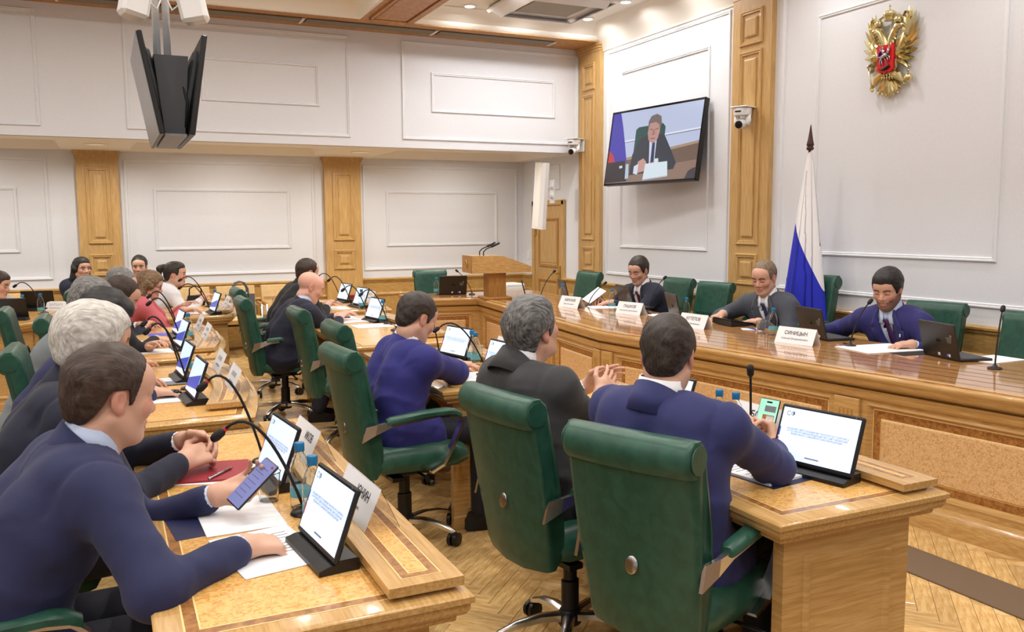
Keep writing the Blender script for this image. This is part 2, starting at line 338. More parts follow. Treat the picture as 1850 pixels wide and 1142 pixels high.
# door in the side wall under the gallery
dj = MB(MR)
for c, d in (((-11.05, .02, .93), (.07, .04, 1.86)), ((-10.17, .02, .93), (.07, .04, 1.86)), ((-10.61, .02, 1.83), (.95, .04, .07))): dj.box(c, d, b=.008)
door = struct(dj.build('door_1', M_['oak']))
MB(MR).box((-10.61, .006, .90), (.82, .016, 1.79)).build('door_leaf', M_['oak'], door)
for z0, z1 in ((.95, 1.62), (.14, .78)):
    wall_frame(MR @ Matrix.Translation((0, .012, 0)), -10.90, z0, -10.32, z1, 1.1, door, M_['oak_dark'], 'panel_moulding')
    MB(MR).box((-10.61, .014, (z0+z1)/2), (.46, .014, z1-z0-.12), b=.006).build('door_panel', M_['oak'], door)
h = MB(MR); h.box((-10.28, .022, .86), (.05, .012, .24)); h.tube([(-10.28, .03, .88), (-10.28, .07, .88), (-10.40, .075, .88)], .010); h.build('door_handle', M_['gold_matte'], door)
MB(MR).tube([(-10.99, .03, 1.38), (-10.99, .03, 1.48)], .012, 6).build('hinge', M_['gold_matte'], door)
# parquet: herringbone of oak pieces, the nearest visible ones one by one
PL, PW = .36, .072
planks = []
def hb(cx, cy, th):
    planks.append((cx, cy, th))
n = int(PL/PW)
c45, s45 = math.cos(PI/4), math.sin(PI/4)
for i in range(-170, 171):
    for j in range(-30, 31):
        # herringbone lattice in rotated axes: horizontal piece, then vertical piece
        bx = i*PW+j*PL; by = i*PW-j*PL
        for (px, py, th) in ((bx+PL/2, by+PW/2, 0), (bx+PL+PW/2, by+PW-PL/2, PI/2)):
            x = px*c45-py*s45+1.4; y = px*s45+py*c45+4.0
            if -1.6 < x < 4.1 and 1.3 < y < 11.2: planks.append((x, y, th+PI/4))
pm = MB().box((0, 0, -.003), (PL-.0016, PW-.0016, .006), b=.0012)
p0 = pm.build('parquet_plank', M_['parquet'], floor)
TABLES_XY = [(-.1, .72, 1.0, 9.7), (1.62, 2.25, 1.75, 9.6), (3.62, 9, 0, 11.5)]
def covered(x, y): return any(a+.05 < x < b-.05 and c+.05 < y < d-.05 for a, b, c, d in TABLES_XY)
near = sorted([p for p in planks if .7 < p[0] < 3.65 and 1.9 < p[1] and not covered(p[0], p[1]) and (-(p[0]*-.906+p[1]*.424)/max(.1, p[0]*.424+p[1]*.906)) > -9], key=lambda p: p[0]*.424+p[1]*.906)
def in_view(p):
    dpt = p[0]*.424+p[1]*.906; lat = p[0]*.906-p[1]*.424
    return abs(lat) < dpt*.62 and dpt > 1.9
near = [p for p in near if in_view(p)][:300]
ns = set(near); first = True
for x, y, th in near:
    o = p0 if first else p0.copy()
    if not first: COL.objects.link(o); o.parent = floor
    o.location = (x, y, 0); o.rotation_euler = (0, 0, th); first = False
rest = MB()
mass = [p for p in planks if p not in ns]
for x, y, th in mass:
    R = Matrix.Rotation(th, 3, 'Z'); rest.mi = int(RNG.integers(0, 3))
    hx, hy = PL/2-.0008, PW/2-.0008
    cs = [Vector((x, y, 0))+R @ Vector((a*hx, b*hy, 0)) for a, b in ((-1, -1), (1, -1), (1, 1), (-1, 1))]
    rest.add([(p.x, p.y, -.006) for p in cs]+[(p.x, p.y, 0) for p in cs], [(4, 5, 6, 7), (0, 1, 5, 4), (1, 2, 6, 5), (2, 3, 7, 6), (3, 0, 4, 7)])
two_tone('parquet_mass_b', S(206, 166, 104), S(234, 202, 146), 5, (3, 3, 1), .26, .2); two_tone('parquet_mass_c', S(184, 142, 82), S(216, 180, 122), 5, (3, 3, 1), .26, .2)
pr = rest.build('parquet_planks', [M_['parquet_mass'], M_['parquet_mass_b'], M_['parquet_mass_c']], floor, flip=False); pr['kind'] = 'stuff'
tag(MB().box((0, 0, .004), (.27, 4.6, .008), b=.003).build('carpet_runner', M_['carpet']), 'narrow brown carpet runner lying along the front of the long presidium desk', 'carpet')
at(bpy.data.objects['carpet_runner'], (3.31, 2.2, 0), rad(2))
# downlights (bodies)
def downlight(p, label, r=.055):
    t = thing('downlight', label, 'ceiling light', p, 0, 'round recessed ceiling downlights')
    MB().lathe([(r+.018, -.0005), (r+.018, -.007), (r, -.012), (r, -.002)], 20).build('trim_ring', M_['white_plastic'], t, 40)
    MB().lathe([(r, -.004), (r*.5, -.0055), (.001, -.006)], 20).build('diffuser', M_['lamp_glow'] , t, True)
dl = ['round recessed downlight in the lower ceiling bay nearest the wooden cross beam', 'round recessed downlight in the middle of the far row, in front of the air conditioner', 'round recessed downlight in the corner beside the wooden corner pilaster', 'round recessed downlight close to the right wall behind the air conditioner']
for i, p in enumerate(DOWNLIGHTS):
    downlight(p, dl[i] if i < 4 else 'round recessed downlight in the ceiling bays outside the picture')
for i, p in enumerate(SOFFIT_LIGHTS):
    t = thing('soffit_downlight', ['', '', 'flat round soffit light above the wooden pilaster at the left', '', 'flat round soffit light above the wooden pilaster behind the bald man', ''][i] or 'flat round soffit light under the gallery between the wooden pilasters', 'ceiling light', p, 0, 'round lights in the gallery soffit')
    MB().lathe([(.12, -.001), (.12, -.008), (.10, -.011), (.10, -.004)], 20).build('trim_ring', M_['plaster'], t, 40)
    MB().lathe([(.10, -.004), (.001, -.006)], 20).build('diffuser', M_['lamp_soft'], t)
# ceiling cassette air conditioner
t = thing('air_conditioner', 'square white ceiling cassette air conditioner among the downlights', 'air conditioner', (4.38, 8.30, ZC-.012))
MB().box((0, 0, -.03), (1.10, 1.00, .06), b=.02).build('panel', M_['white_plastic'], t)
MB().box((0, 0, -.064), (.62, .55, .012)).build('intake_grille', M_['grille'], t)
for sx, sy, L, a in ((1, 0, .8, 0), (-1, 0, .8, 0), (0, 1, .85, PI/2), (0, -1, .85, PI/2)):
    MB().box((sx*.47, sy*.42, -.085), (.12, L, .012), Matrix.Rotation(a, 3, 'Z') @ Matrix.Rotation(rad(-28 if sx+sy > 0 else 28), 3, 'Y'), b=.004).build('air_flap', M_['white_plastic'], t)
# ------------------------------------------------------------------ wall-hung things
# coat of arms: (u right, v up, out)
def eagle():
    M = frame_M((XW-.012, 4.915, 2.82), (0, -1, 0), (-1, 0, 0)) @ Matrix.Scale(.335, 4)
    t = thing('coat_of_arms', 'gilded double-headed eagle emblem with red shield on the white wall', 'emblem', (XW, 4.915, 2.82))
    inv = Matrix.Translation((-XW, -4.915, -2.82))
    def P(): return MB(inv @ M)
    def feather(b, p, ang, L, w, o=.05, th=.05):
        d = Vector((math.cos(ang), 0, math.sin(ang))); s = Vector((-d.z, 0, d.x)); c = Vector((p[0], o, p[1])); k = Vector((0, 1, 0))
        rings = []
        for q, ww, tt in ((0, .5, .6), (.35, 1, 1), (.75, .8, .8), (1, .05, .1)):
            m_ = c+d*(L*q); rings.append([m_-s*w*ww, m_+k*th*tt, m_+s*w*ww, m_-k*th*.4*tt])
        b.loft(rings)
    for sg in (-1, 1):
        w = P()
        for i in range(10):
            a = rad((96, 88, 80, 70, 58, 44, 28, 10, -10, -32)[i]); L = (.46, .58, .62, .60, .54, .48, .42, .38, .34, .30)[i]
            r0 = ((.40, .42), (.44, .42), (.46, .36), (.47, .29), (.46, .21), (.44, .13), (.42, .05), (.38, -.03), (.34, -.10), (.30, -.17))[i]
            feather(w, (sg*r0[0], r0[1]), a if sg > 0 else PI-a, L, .052, .05)
        for i in range(7):
            a = rad(80-i*20); r0 = (.36-.01*i, .30-.075*i); feather(w, (sg*r0[0], r0[1]), a if sg > 0 else PI-a, .30, .05, .11, .06)
        for i in range(5):
            a = rad(65-i*24); r0 = (.28, .2-.09*i); feather(w, (sg*r0[0], r0[1]), a if sg > 0 else PI-a, .20, .045, .16, .06)
        w.tube([(sg*.22, .1, -.1), (sg*.33, .14, .1), (sg*.42, .13, .30), (sg*.40, .1, .42)], [.06, .08, .07, .04], 8)
        w.build('wing', M_['gold'], t, 30)
        hd = P(); hd.tube([(sg*.06, .10, .18), (sg*.12, .14, .36), (sg*.20, .16, .52), (sg*.28, .16, .60), (sg*.36, .15, .60)], [.11, .095, .08, .085, .05], 9)
        hd.tube([(sg*.34, .15, .61), (sg*.43, .15, .60), (sg*.48, .14, .55)], [.04, .03, .006], 7); hd.tube([(sg*.35, .15, .57), (sg*.42, .15, .555)], [.025, .006], 6)
        for i in range(7): feather(hd, (sg*(.10+.03*i), .20+.055*i), rad(-100+20*i) if sg > 0 else PI-rad(-100+20*i), .10, .03, .20, .03)
        h_ = hd.build('eagle_head', M_['gold'], t, 40)
        cr = P(); cr.M = cr.M @ Matrix.Translation((sg*.27, .15, .70)); cr.lathe([(.085, -.03), (.09, 0), (.10, .03), (.085, .08), (.05, .105), (.012, .12), (.012, .15), (.001, .155)], 10); cr.build('small_crown', M_['gold'], t, 40)
        rb = P(); rb.tube([(sg*.10, .10, .92), (sg*.22, .12, .86), (sg*.36, .09, .80), (sg*.44, .12, .88), (sg*.54, .08, .86), (sg*.56, .10, .74), (sg*.52, .06, .68)], [.03, .045, .05, .05, .05, .045, .02], 6, .35); rb.build('ribbon', M_['gold'], t, 40)
        lg = P(); lg.tube([(sg*.14, .08, -.40), (sg*.30, .12, -.50), (sg*.36, .10, -.60), (sg*.42, .08, -.66)], [.10, .10, .06, .035], 8)
        for a in (-30, 10, 50, 110): lg.tube([(sg*.42, .08, -.66), (sg*(.42+.07*math.cos(rad(a))), .12, -.66+.07*math.sin(rad(a))-.02), (sg*(.42+.1*math.cos(rad(a))), .09, -.70+.09*math.sin(rad(a)))], [.022, .02, .006], 6)
        lg.build('claw', M_['gold'], t, 40)
    cr = P(); cr.M = cr.M @ Matrix.Translation((0, .12, .82)); cr.lathe([(.12, -.06), (.13, -.01), (.12, .0), (.15, .05), (.14, .12), (.09, .16), (.02, .18), (.02, .21), (.001, .22)], 12); cr.box((0, 0, .25), (.014, .014, .09)); cr.box((0, 0, .26), (.05, .014, .014)); cr.build('large_crown', M_['gold'], t, 40)
    bd = P(); bd.ball((0, .08, -.08), (.26, .10, .42), 14, 9)
    for r in range(4):
        for k in range(5): feather(bd, ((k-2)*.085*(1-.1*r), -.28-.06*r), rad(-90+(k-2)*12), .12, .04, .13, .03)
    bd.build('eagle_body', M_['gold'], t, True)
    tl = P()
    for k in range(7): feather(tl, ((k-3)*.03, -.50), rad(-90+(k-3)*14), .46-.02*abs(k-3), .05, .05, .05)
    for k in (-2, -1, 0, 1, 2): tl.tube([(k*.12-.06, .08, -.86+abs(k)*.04), (k*.12, .1, -.93+abs(k)*.04), (k*.12+.06, .08, -.86+abs(k)*.04)], [.02, .03, .02], 6)
    tl.build('tail', M_['gold'], t, 30)
    sc = P(); sc.tube([(-.42, .12, -.72), (-.50, .11, -.45), (-.58, .10, -.2)], [.018, .016, .014], 7); sc.ball((-.585, .1, -.17), .04); sc.ball((-.42, .12, -.74), .035); sc.build('scepter', M_['gold'], t, True)
    ob = P(); ob.ball((.56, .10, -.58), .095, 12, 8); ob.box((.56, .1, -.45), (.018, .018, .12)); ob.box((.56, .1, -.44), (.07, .018, .018)); ob.build('orb', M_['gold'], t, True)
    sh = P(); pts = [(-.23, .22), (-.23, -.33), (-.17, -.38), (-.05, -.385), (0, -.43), (.05, -.385), (.17, -.38), (.23, -.33), (.23, .22)]
    sh.loft([[(x, .17, z) for x, z in pts], [(x, .215, z) for x, z in pts]]); s_ = sh.build('shield', M_['shield_red'], t)
    kn = P()   # horse and rider with lance over a dragon
    kn.tube([(-.10, .235, -.06), (.0, .24, -.03), (.08, .24, .0)], [.04, .055, .05], 7); kn.tube([(.07, .24, .0), (.12, .24, .08), (.10, .24, .14), (.15, .24, .12)], [.04, .03, .025, .012], 6)
    for p in ([(-.10, .235, -.08), (-.13, .235, -.16), (-.10, .235, -.24)], [(-.06, .235, -.08), (-.07, .235, -.18), (-.03, .235, -.24)], [(.07, .235, -.03), (.14, .235, -.06), (.15, .235, -.14)], [(.05, .235, -.04), (.10, .235, -.12), (.08, .235, -.18)]): kn.tube(p, [.022, .015, .01], 5)
    kn.tube([(-.02, .245, .0), (-.03, .25, .09), (-.03, .25, .12)], [.035, .035, .02], 6); kn.ball((-.03, .25, .155), .025, 8, 5); kn.tube([(-.13, .25, .16), (.12, .25, -.28)], .007, 5); kn.tube([(-.11, .235, -.07), (-.17, .235, -.02), (-.19, .235, -.12)], [.015, .018, .006], 5)
    kn.build('horseman', M_['silver'], s_, True)
    cl = P(); cl.tube([(-.05, .24, .10), (-.13, .24, .06), (-.16, .24, -.03)], [.02, .035, .01], 6, .6); cl.build('blue_cloak', M_['flag_blue'], s_, True)
    dr = P(); dr.tube([(-.16, .235, -.30), (-.06, .24, -.33), (.06, .245, -.30), (.13, .24, -.26), (.15, .235, -.31)], [.01, .025, .04, .03, .012], 6); dr.build('dragon', M_['black_plastic'], s_, True)
eagle()
# flag on its pole
fl = thing('flag', 'furled white blue and red flag on a dark pole with pointed finial', 'flag', (5.20, 5.40, 0))
MB().lathe([(.15, 0), (.15, .03), (.05, .06), (.02, .10)], 20).build('base', M_['finial'], fl, 40)
MB().tube([(0, 0, .05), (0, 0, 2.16)], .014, 10).build('pole', M_['finial'], fl, True)
MB().lathe([(.016, 2.13), (.028, 2.135), (.03, 2.15), (.022, 2.16), (.03, 2.17), (.028, 2.185), (.02, 2.22), (.011, 2.28), (.004, 2.33), (.001, 2.335)], 14).build('finial', M_['finial'], fl, True)
cl = MB(); NA, NZ = 64, 50
rows = []
for i in range(NZ+1):
    z = 2.135-i*(2.135-.45)/NZ; q = i/NZ; r = .012+.225*q**.85; row = []
    for k in range(NA):
        a = k*2*PI/NA; w = 1+(.03+.07*q)*math.sin(4*a+.8)+.02*q*math.sin(7*a-1.3)
        row.append((r*w*math.cos(a)*.75, r*w*math.sin(a)+.02*q, z))
    rows.append(row)
for i in range(NZ):
    for k in range(NA):
        p = rows[i][k]; u = -p[1]*.9+p[0]*.42            # across the cloth as seen from the hall
        zc = 1.60-(u+.13)*2.05                            # slanting edge of the blue stripe
        cl.mi = 0 if p[2] > zc else (1 if p[2] > zc-.85 else 2)
        cl.add([rows[i][k], rows[i][(k+1) % NA], rows[i+1][(k+1) % NA], rows[i+1][k]], [(0, 1, 2, 3)])
fm = mat('flag_cloth', S(238, 238, 240), .7); nt = fm.node_tree; tc = nt.nodes.new('ShaderNodeTexCoord'); dp = nt.nodes.new('ShaderNodeVectorMath'); dp.operation = 'DOT_PRODUCT'; dp.inputs[1].default_value = (.42*2.05, -.9*2.05, 1.0)
nt.links.new(tc.outputs['Object'], dp.inputs[0])                     # distance across the slanting stripes of the draped cloth
rp = nt.nodes.new('ShaderNodeValToRGB'); rp.color_ramp.interpolation = 'CONSTANT'; mr = nt.nodes.new('ShaderNodeMapRange'); mr.inputs['From Min'].default_value = .4; mr.inputs['From Max'].default_value = 2.4
nt.links.new(dp.outputs['Value'], mr.inputs['Value']); nt.links.new(mr.outputs['Result'], rp.inputs['Fac'])
e_ = rp.color_ramp.elements; e_[0].color = S(196, 40, 44); e_[0].position = 0; e_[1].color = S(34, 44, 190); e_[1].position = (1.3335-.85-.4)/2; n_ = rp.color_ramp.elements.new((1.3335-.4)/2); n_.color = S(238, 238, 240)
nt.links.new(rp.outputs['Color'], nt.nodes['Principled BSDF'].inputs['Base Color'])
cl.m = [0]*len(cl.m); bm_o = cl.build('flag_cloth', fm, fl, True)
bm = bmesh.new(); bm.from_mesh(bm_o.data); bmesh.ops.remove_doubles(bm, verts=bm.verts, dist=1e-5); bm.to_mesh(bm_o.data); bm.free()
# wall television, tilted forward and turned a little
tv = thing('wall_television', 'large wall television showing a seated man in a grey suit', 'television', (5.30, 7.80, 2.38))
TW, TH = 1.46, .83
MT = frame_M((0, 0, 0), (0, -1, 0), (-1, 0, 0)) @ Matrix.Rotation(rad(-7), 4, 'Z') @ Matrix.Rotation(rad(9), 4, 'X')
MB(MT).box((0, -.03, 0), (TW, .05, TH), b=.008).build('casing', M_['black_plastic'], tv)
b = MB(MT)
for c, d in (((0, .0, TH/2-.009), (TW, .012, .018)), ((0, 0, -TH/2+.012), (TW, .012, .024)), ((-TW/2+.009, 0, 0), (.018, .012, TH)), ((TW/2-.009, 0, 0), (.018, .012, TH))): b.box(c, d)
b.build('bezel', M_['black_gloss'], tv)
b = MB(MT); b.box((.1, -.12, 0), (.5, .14, .4)); b.box((.1, -.17, 0), (.3, .1, .3)); b.build('wall_bracket', M_['black_matte'], tv)
EM = {}
def emis(name, c, s=.85):
    if name not in EM:
        m = bpy.data.materials.new('picture_'+name); m.use_nodes = True; p = m.node_tree.nodes['Principled BSDF']
        p.inputs['Base Color'].default_value = (0.01, .01, .01, 1); p.inputs['Emission Color'].default_value = c; p.inputs['Emission Strength'].default_value = s; p.inputs['Roughness'].default_value = .25; EM[name] = m
    return EM[name]
pw, ph = TW-.036, TH-.042
layers = [('wall', S(196, 206, 236), [(-.5, .5), (.5, .5), (.5, -.5), (-.5, -.5)]), ('rail', S(236, 238, 250), [(-.5, .06), (.5, .13), (.5, .155), (-.5, .085)]), ('railshadow', S(96, 104, 130), [(-.5, .055), (.5, .12), (.5, .13), (-.5, .062)]),
 ('wains', S(120, 96, 84), [(-.3, -.18), (.5, -.04), (.5, -.32), (-.3, -.4)]), ('wainscap', S(176, 150, 124), [(-.3, -.15), (.5, -.015), (.5, -.05), (-.3, -.19)]), ('flag', S(72, 62, 178), [(-.5, .5), (-.41, .5), (-.36, .28), (-.31, .02), (-.27, -.2), (-.5, -.2)]), ('flagred', S(200, 60, 66), [(-.5, -.02), (-.44, -.1), (-.41, -.2), (-.5, -.2)]),
 ('table', S(150, 122, 108), [(-.5, -.5), (.5, -.5), (.5, -.26), (-.5, -.36)]), ('chair', S(40, 82, 76), [(-.20, .23), (-.17, .26), (.10, .27), (.13, .22), (.14, -.30), (-.20, -.30)]),
 ('suit', S(52, 58, 70), [(-.22, -.40), (-.21, -.12), (-.15, .08), (-.06, .14), (.05, .15), (.14, .09), (.22, -.10), (.29, -.28), (.27, -.36)]), ('shirt', S(214, 222, 240), [(-.035, .12), (.05, .12), (.055, -.30), (.0, -.30)]), ('tie', S(38, 52, 96), [(.005, .07), (.035, .07), (.05, -.28), (.012, -.28)]),
 ('skin', S(196, 150, 142), [(-.055, .26), (-.06, .16), (-.04, .06), (0, .02), (.03, .02), (.06, .07), (.075, .17), (.07, .28), (.0, .33)]), ('hair', S(122, 108, 104), [(-.06, .22), (-.065, .32), (-.04, .39), (.02, .41), (.07, .37), (.085, .28), (.075, .17), (.06, .26), (.02, .30), (-.04, .29)]), ('brow', S(120, 84, 80), [(-.04, .215), (-.005, .205), (-.005, .195), (-.04, .203)]), ('brow2', S(120, 84, 80), [(.02, .205), (.055, .212), (.055, .2), (.02, .195)]), ('mouth', S(140, 84, 84), [(-.02, .085), (.03, .085), (.03, .073), (-.02, .073)]), ('nose', S(168, 122, 114), [(0, .2), (.015, .2), (.025, .125), (-.012, .125)]),
 ('hand', S(206, 160, 150), [(-.13, -.22), (-.07, -.18), (-.03, -.24), (-.05, -.36), (-.13, -.38)]), ('cuff', S(226, 230, 244), [(-.17, -.28), (-.12, -.25), (-.12, -.40), (-.17, -.38)]), ('hand2', S(200, 152, 142), [(0, -.26), (.10, -.22), (.12, -.3), (.02, -.34)]), ('lap', S(52, 46, 50), [(-.5, -.2), (-.29, -.19), (-.24, -.48), (-.5, -.49)]), ('bottle', S(190, 206, 226), [(-.27, -.24), (-.235, -.24), (-.22, -.44), (-.26, -.45)]), ('card', S(226, 240, 250), [(-.04, -.26), (.20, -.25), (.22, -.44), (-.05, -.47)]), ('cardshade', S(186, 200, 214), [(-.05, -.47), (.22, -.44), (.22, -.455), (-.05, -.485)]), ('card2', S(226, 234, 246), [(.06, -.2), (.10, -.2), (.10, -.26), (.06, -.26)]), ('blob', S(70, 66, 74), [(.40, -.5), (.43, -.40), (.47, -.37), (.5, -.36), (.5, -.5)]), ('logo', S(226, 230, 244), [(-.345, -.26), (-.31, -.255), (-.305, -.29), (-.34, -.295)])]
pic = MB(MT); mats = []
for i, (nm, c, pts) in enumerate(layers):
    pic.mi = i; mats.append(emis(nm, c)); pic.add([(u*pw, .0012+.0003*i, v*ph) for u, v in pts], [tuple(range(len(pts)))])
pic.build('screen_picture', mats, tv, flip=False)
# PTZ cameras
def ptz(loc, rz, label):
    t = thing('ptz_camera', label, 'camera', loc, rz)
    b = MB(); b.box((.0, 0, .075), (.20, .17, .012), b=.004); b.box((-.09, 0, .0), (.012, .17, .16), b=.004); b.build('wall_mount', M_['white_plastic'], t)
    b = MB(); b.lathe([(.078, .0), (.082, .01), (.082, .06), (.075, .066)], 22, (.015, 0, 0)); b.build('base', M_['white_plastic'], t, 40)
    MB().box((.097, 0, .032), (.004, .06, .012)).build('indicator', M_['black_gloss'], t)
    b = MB()
    for s in (-1, 1): b.tube([(.015, s*.055, .005), (.015, s*.060, -.05), (.02, s*.05, -.085)], [.03, .03, .026], 8, .6)
    b.build('yoke', M_['white_plastic'], t, True)
    b = MB(); b.tube([(-.03, 0, -.06), (.0, 0, -.067), (.075, 0, -.085)], [.035, .05, .04], 14); b.build('camera_head', M_['white_plastic'], t, 40)
    b = MB(); b.tube([(.072, 0, -.0845), (.09, 0, -.088), (.094, 0, -.089)], [.036, .034, .018], 14); b.build('lens', M_['black_gloss'], t, 40)
ptz((5.36, 9.58, 2.52), rad(205), 'white camera on a wall mount by the gallery corner, left of the television')
ptz((5.38, 6.44, 2.53), rad(200), 'white camera mounted on the wooden pilaster right of the television')
# white column loudspeaker hanging under the gallery edge
t = thing('column_speaker', 'tall flat white column loudspeaker hanging beside the door', 'speaker', (5.06, 9.93, 1.90), rad(195))
TS = Matrix.Rotation(rad(-5), 4, 'X')
b = MB(TS); b.prism([(-.03, -.1), (.035, -.1), (.05, -.03), (.05, .05), (.03, .1), (-.03, .1)], -.42, .42); b.build('cabinet', M_['white_plastic'], t)
MB(TS).box((.051, .01, 0), (.004, .07, .80)).build('front_grille', M_['grey_plastic'] if False else M_['plaster'], t)
b = MB(); b.box((-.12, 0, .12), (.16, .05, .03)); b.box((-.12, 0, .0), (.16, .05, .03)); b.box((-.2, 0, .06), (.02, .08, .30)); b.build('bracket', M_['white_plastic'], t)
# exit pictogram sign above the door
t = thing('exit_sign', 'small white and blue pictogram sign above the wooden door', 'sign', (XW-.004, 10.66, 2.075))
MB().box((-.01, 0, 0), (.02, .20, .10)).build('plate', M_['white_plastic'], t)
b = MB()
for c, d in (((-.0225, 0, .033), (.004, .15, .008)), ((-.0225, 0, -.033), (.004, .15, .008)), ((-.0225, .072, 0), (.004, .008, .07)), ((-.0225, -.072, 0), (.004, .008, .07)), ((-.0225, .035, -.005), (.004, .008, .045)), ((-.0225, .015, -.025), (.004, .04, .008)), ((-.0225, -.035, 0), (.004, .04, .008))): b.box(c, d)
b.build('pictogram', M_['screen_blue'], t)
# wall switches beside the door
for k, z in enumerate((1.10, .95)):
    tag(at(MB().box((-.006, 0, 0), (.012, .085, .085 if k else .13), b=.004).build('wall_switch', M_['white_plastic']), (XW, 11.25, z)), ('upper' if not k else 'lower')+' white switch plate on the wall left of the door', 'switch')
# white cabinet box behind the desk corner
t = thing('floor_cabinet', 'low white boxy unit standing by the back wall behind the lectern', 'cabinet', (4.75, 10.2, 0))
MB().box((0, 0, .39), (.26, .34, .78), b=.012).build('body', M_['white_plastic'], t); MB().box((-.02, -.172, .66), (.2, .006, .14)).build('front_panel', M_['plaster'], t)
# hanging display rig
rg = thing('hanging_display_rig', 'two black displays hung back to back on a chrome pole from the ceiling', 'display', (.40, 5.4, 2.08))
def slab(p0, p1, y0, y1, th, name, m, parent, b=.0):
    d = Vector((p1[0]-p0[0], 0, p1[1]-p0[1])); L = d.length; a = math.atan2(d.x, d.z); R = Matrix.Rotation(a, 3, 'Y')
    return MB().box(((p0[0]+p1[0])/2, (y0+y1)/2, (p0[1]+p1[1])/2), (th, y1-y0, L), R, b=b).build(name, m, parent)
for sg, (p0, p1) in ((-1, ((-.075, .0), (-.175, .57))), (1, ((.085, .0), (.175, .57)))):
    d = slab(p0, p1, 0, 1.06, .03, 'display', M_['black_plastic'], rg, .006)
    slab((p0[0]+sg*.0165, p0[1]), (p1[0]+sg*.0165, p1[1]), .02, 1.04, .003, 'screen', M_['screen_off_reflection'] if sg < 0 else M_['black_gloss'], d)
    slab((p0[0]-sg*.035, .05), (p1[0]-sg*.03, .50), .12, .94, .05, 'rear_housing', M_['dark_grey'], d, .015)
b = MB(); pts = [(-.055, .01), (.055, .01), (.09, .46), (-.10, .46)]; b.loft([[(x, .10, z) for x, z in pts], [(x, .96, z) for x, z in pts]]); b.build('housing', M_['dark_grey'], rg)
MB().box((0, .5, .0), (.12, .9, .015)).build('bottom_plate', M_['grey_plastic'], rg)
for s in (-.03, .03): MB().tube([(s-.025, .5, .4), (s-.025, .5, 2.06)], .022, 12).build('pole', M_['white_metal'], rg, True)
MB().tube([(.05, .11, .30), (.075, .09, .2), (.06, .10, .05)], .008, 6).build('cable', M_['black_matte'], rg, True)
for i, (x, rz, ry) in enumerate(((-.14, 14, 12), (.14, -14, -12))):
    t = thing('ceiling_speaker', ['white box loudspeaker on the left side of the chrome ceiling pole', 'white box loudspeaker on the right side of the chrome ceiling pole'][i], 'speaker', (.375+x, 5.55, 2.85))
    R = Matrix.Rotation(rad(rz), 3, 'Z') @ Matrix.Rotation(rad(ry), 3, 'Y')
    MB().box((0, 0, .06), (.15, .14, .34), R, b=.02).build('cabinet', M_['white_plastic'], t)
    MB().tube([(-.05 if x > 0 else .05, 0, .0), (-.10 if x > 0 else .10, -.02, -.05), (-.13 if x > 0 else .13, 0, .03)], .006, 6).build('cable', M_['white_plastic'], t, True)
    MB().box((-.09 if x > 0 else .09, 0, .1), (.10, .03, .03)).build('bracket', M_['chrome'], t)
# ------------------------------------------------------------------ the long presidium desk
TP = .757
FRONT = [(2.98, 8.80), (3.63, 8.66), (3.31, 5.56), (3.98, 0.9)]
BACKP = [(2.98, 9.42), (4.60, 9.30), (4.40, 5.75), (5.02, 1.05)]
pd = thing('presidium_desk', 'long curved presidium desk with burl panels and glossy top facing the hall', 'desk', (0, 0, 0))
b = MB(); b.prism(FRONT+BACKP[::-1], TP-.04, TP); b.build('desk_top', M_['gloss_top'], pd)
def par(a0, a1, b0, b1, o):                   # polyline between front and back edge, o metres behind the front
    return offset_loop(FRONT, -o, False)
rf = FRONT                                     # right-hand side of the polyline (walking away from the transverse end) is the hall side
side = 1
b = MB(); sweep_loop(b, FRONT, [(-.05*side, TP), (-.02*side, TP+.001), (.0, TP-.006), (.012*side, TP-.018), (.012*side, TP-.034), (.004*side, TP-.042), (.0, TP-.05), (-.004*side, TP-.066), (-.012*side, TP-.08), (-.03*side, TP-.095), (-.05*side, TP-.10)], closed=False)
b.build('edge_moulding', M_['wood'], pd, 50)
for k, (o, w, m) in enumerate(((.10, .006, 'inlay_dark'), (.22, .012, 'inlay_dark'), (.34, .006, 'inlay_dark'), (.44, .012, 'inlay_dark'), (.56, .006, 'inlay_dark'), (.68, .006, 'inlay_dark'))):
    a = offset_loop(FRONT[1:], -o, False); c = offset_loop(FRONT[1:], -o-w, False); q = MB()
    q.loft([[(x, y, TP+.0007) for x, y in a], [(x, y, TP+.0007) for x, y in c]], False, False); q.build('inlay_strip', M_[m], pd, flip=False)
back_panel = MB(); bp_ = offset_loop(BACKP, .12, False)
FACE = offset_loop(FRONT, -.045, False)
def facebay(M, s0, s1, z0, z1, parent):
    """framed panel: frame, bevel, dark band, pale string, burl field"""
    def R(i, o): return [(s0+i, o, z0+i), (s1-i, o, z0+i), (s1-i, o, z1-i), (s0+i, o, z1-i)]
    g = MB(M); g.loft([R(0, 0), R(.012, .004), R(.03, -.02), R(.032, -.03)], True, False); f = g.build('panel_frame', M_['wood'], parent)
    g = MB(M); g.loft([R(.03, -.022), R(.036, -.02)], True, False); g.build('string_line', M_['inlay_light'], f)
    g = MB(M); g.loft([R(.036, -.0205), R(.078, -.0205)], True, False); g.build('veneer_band', M_['walnut'], f)
    g = MB(M); g.loft([R(.078, -.02), R(.083, -.018)], True, False); g.build('string_line', M_['inlay_light'], f)
    g = MB(M); g.loft([R(.083, -.019), R(.088, -.014)], True, True); g.build('burl_panel', M_['burl_panel'], f)
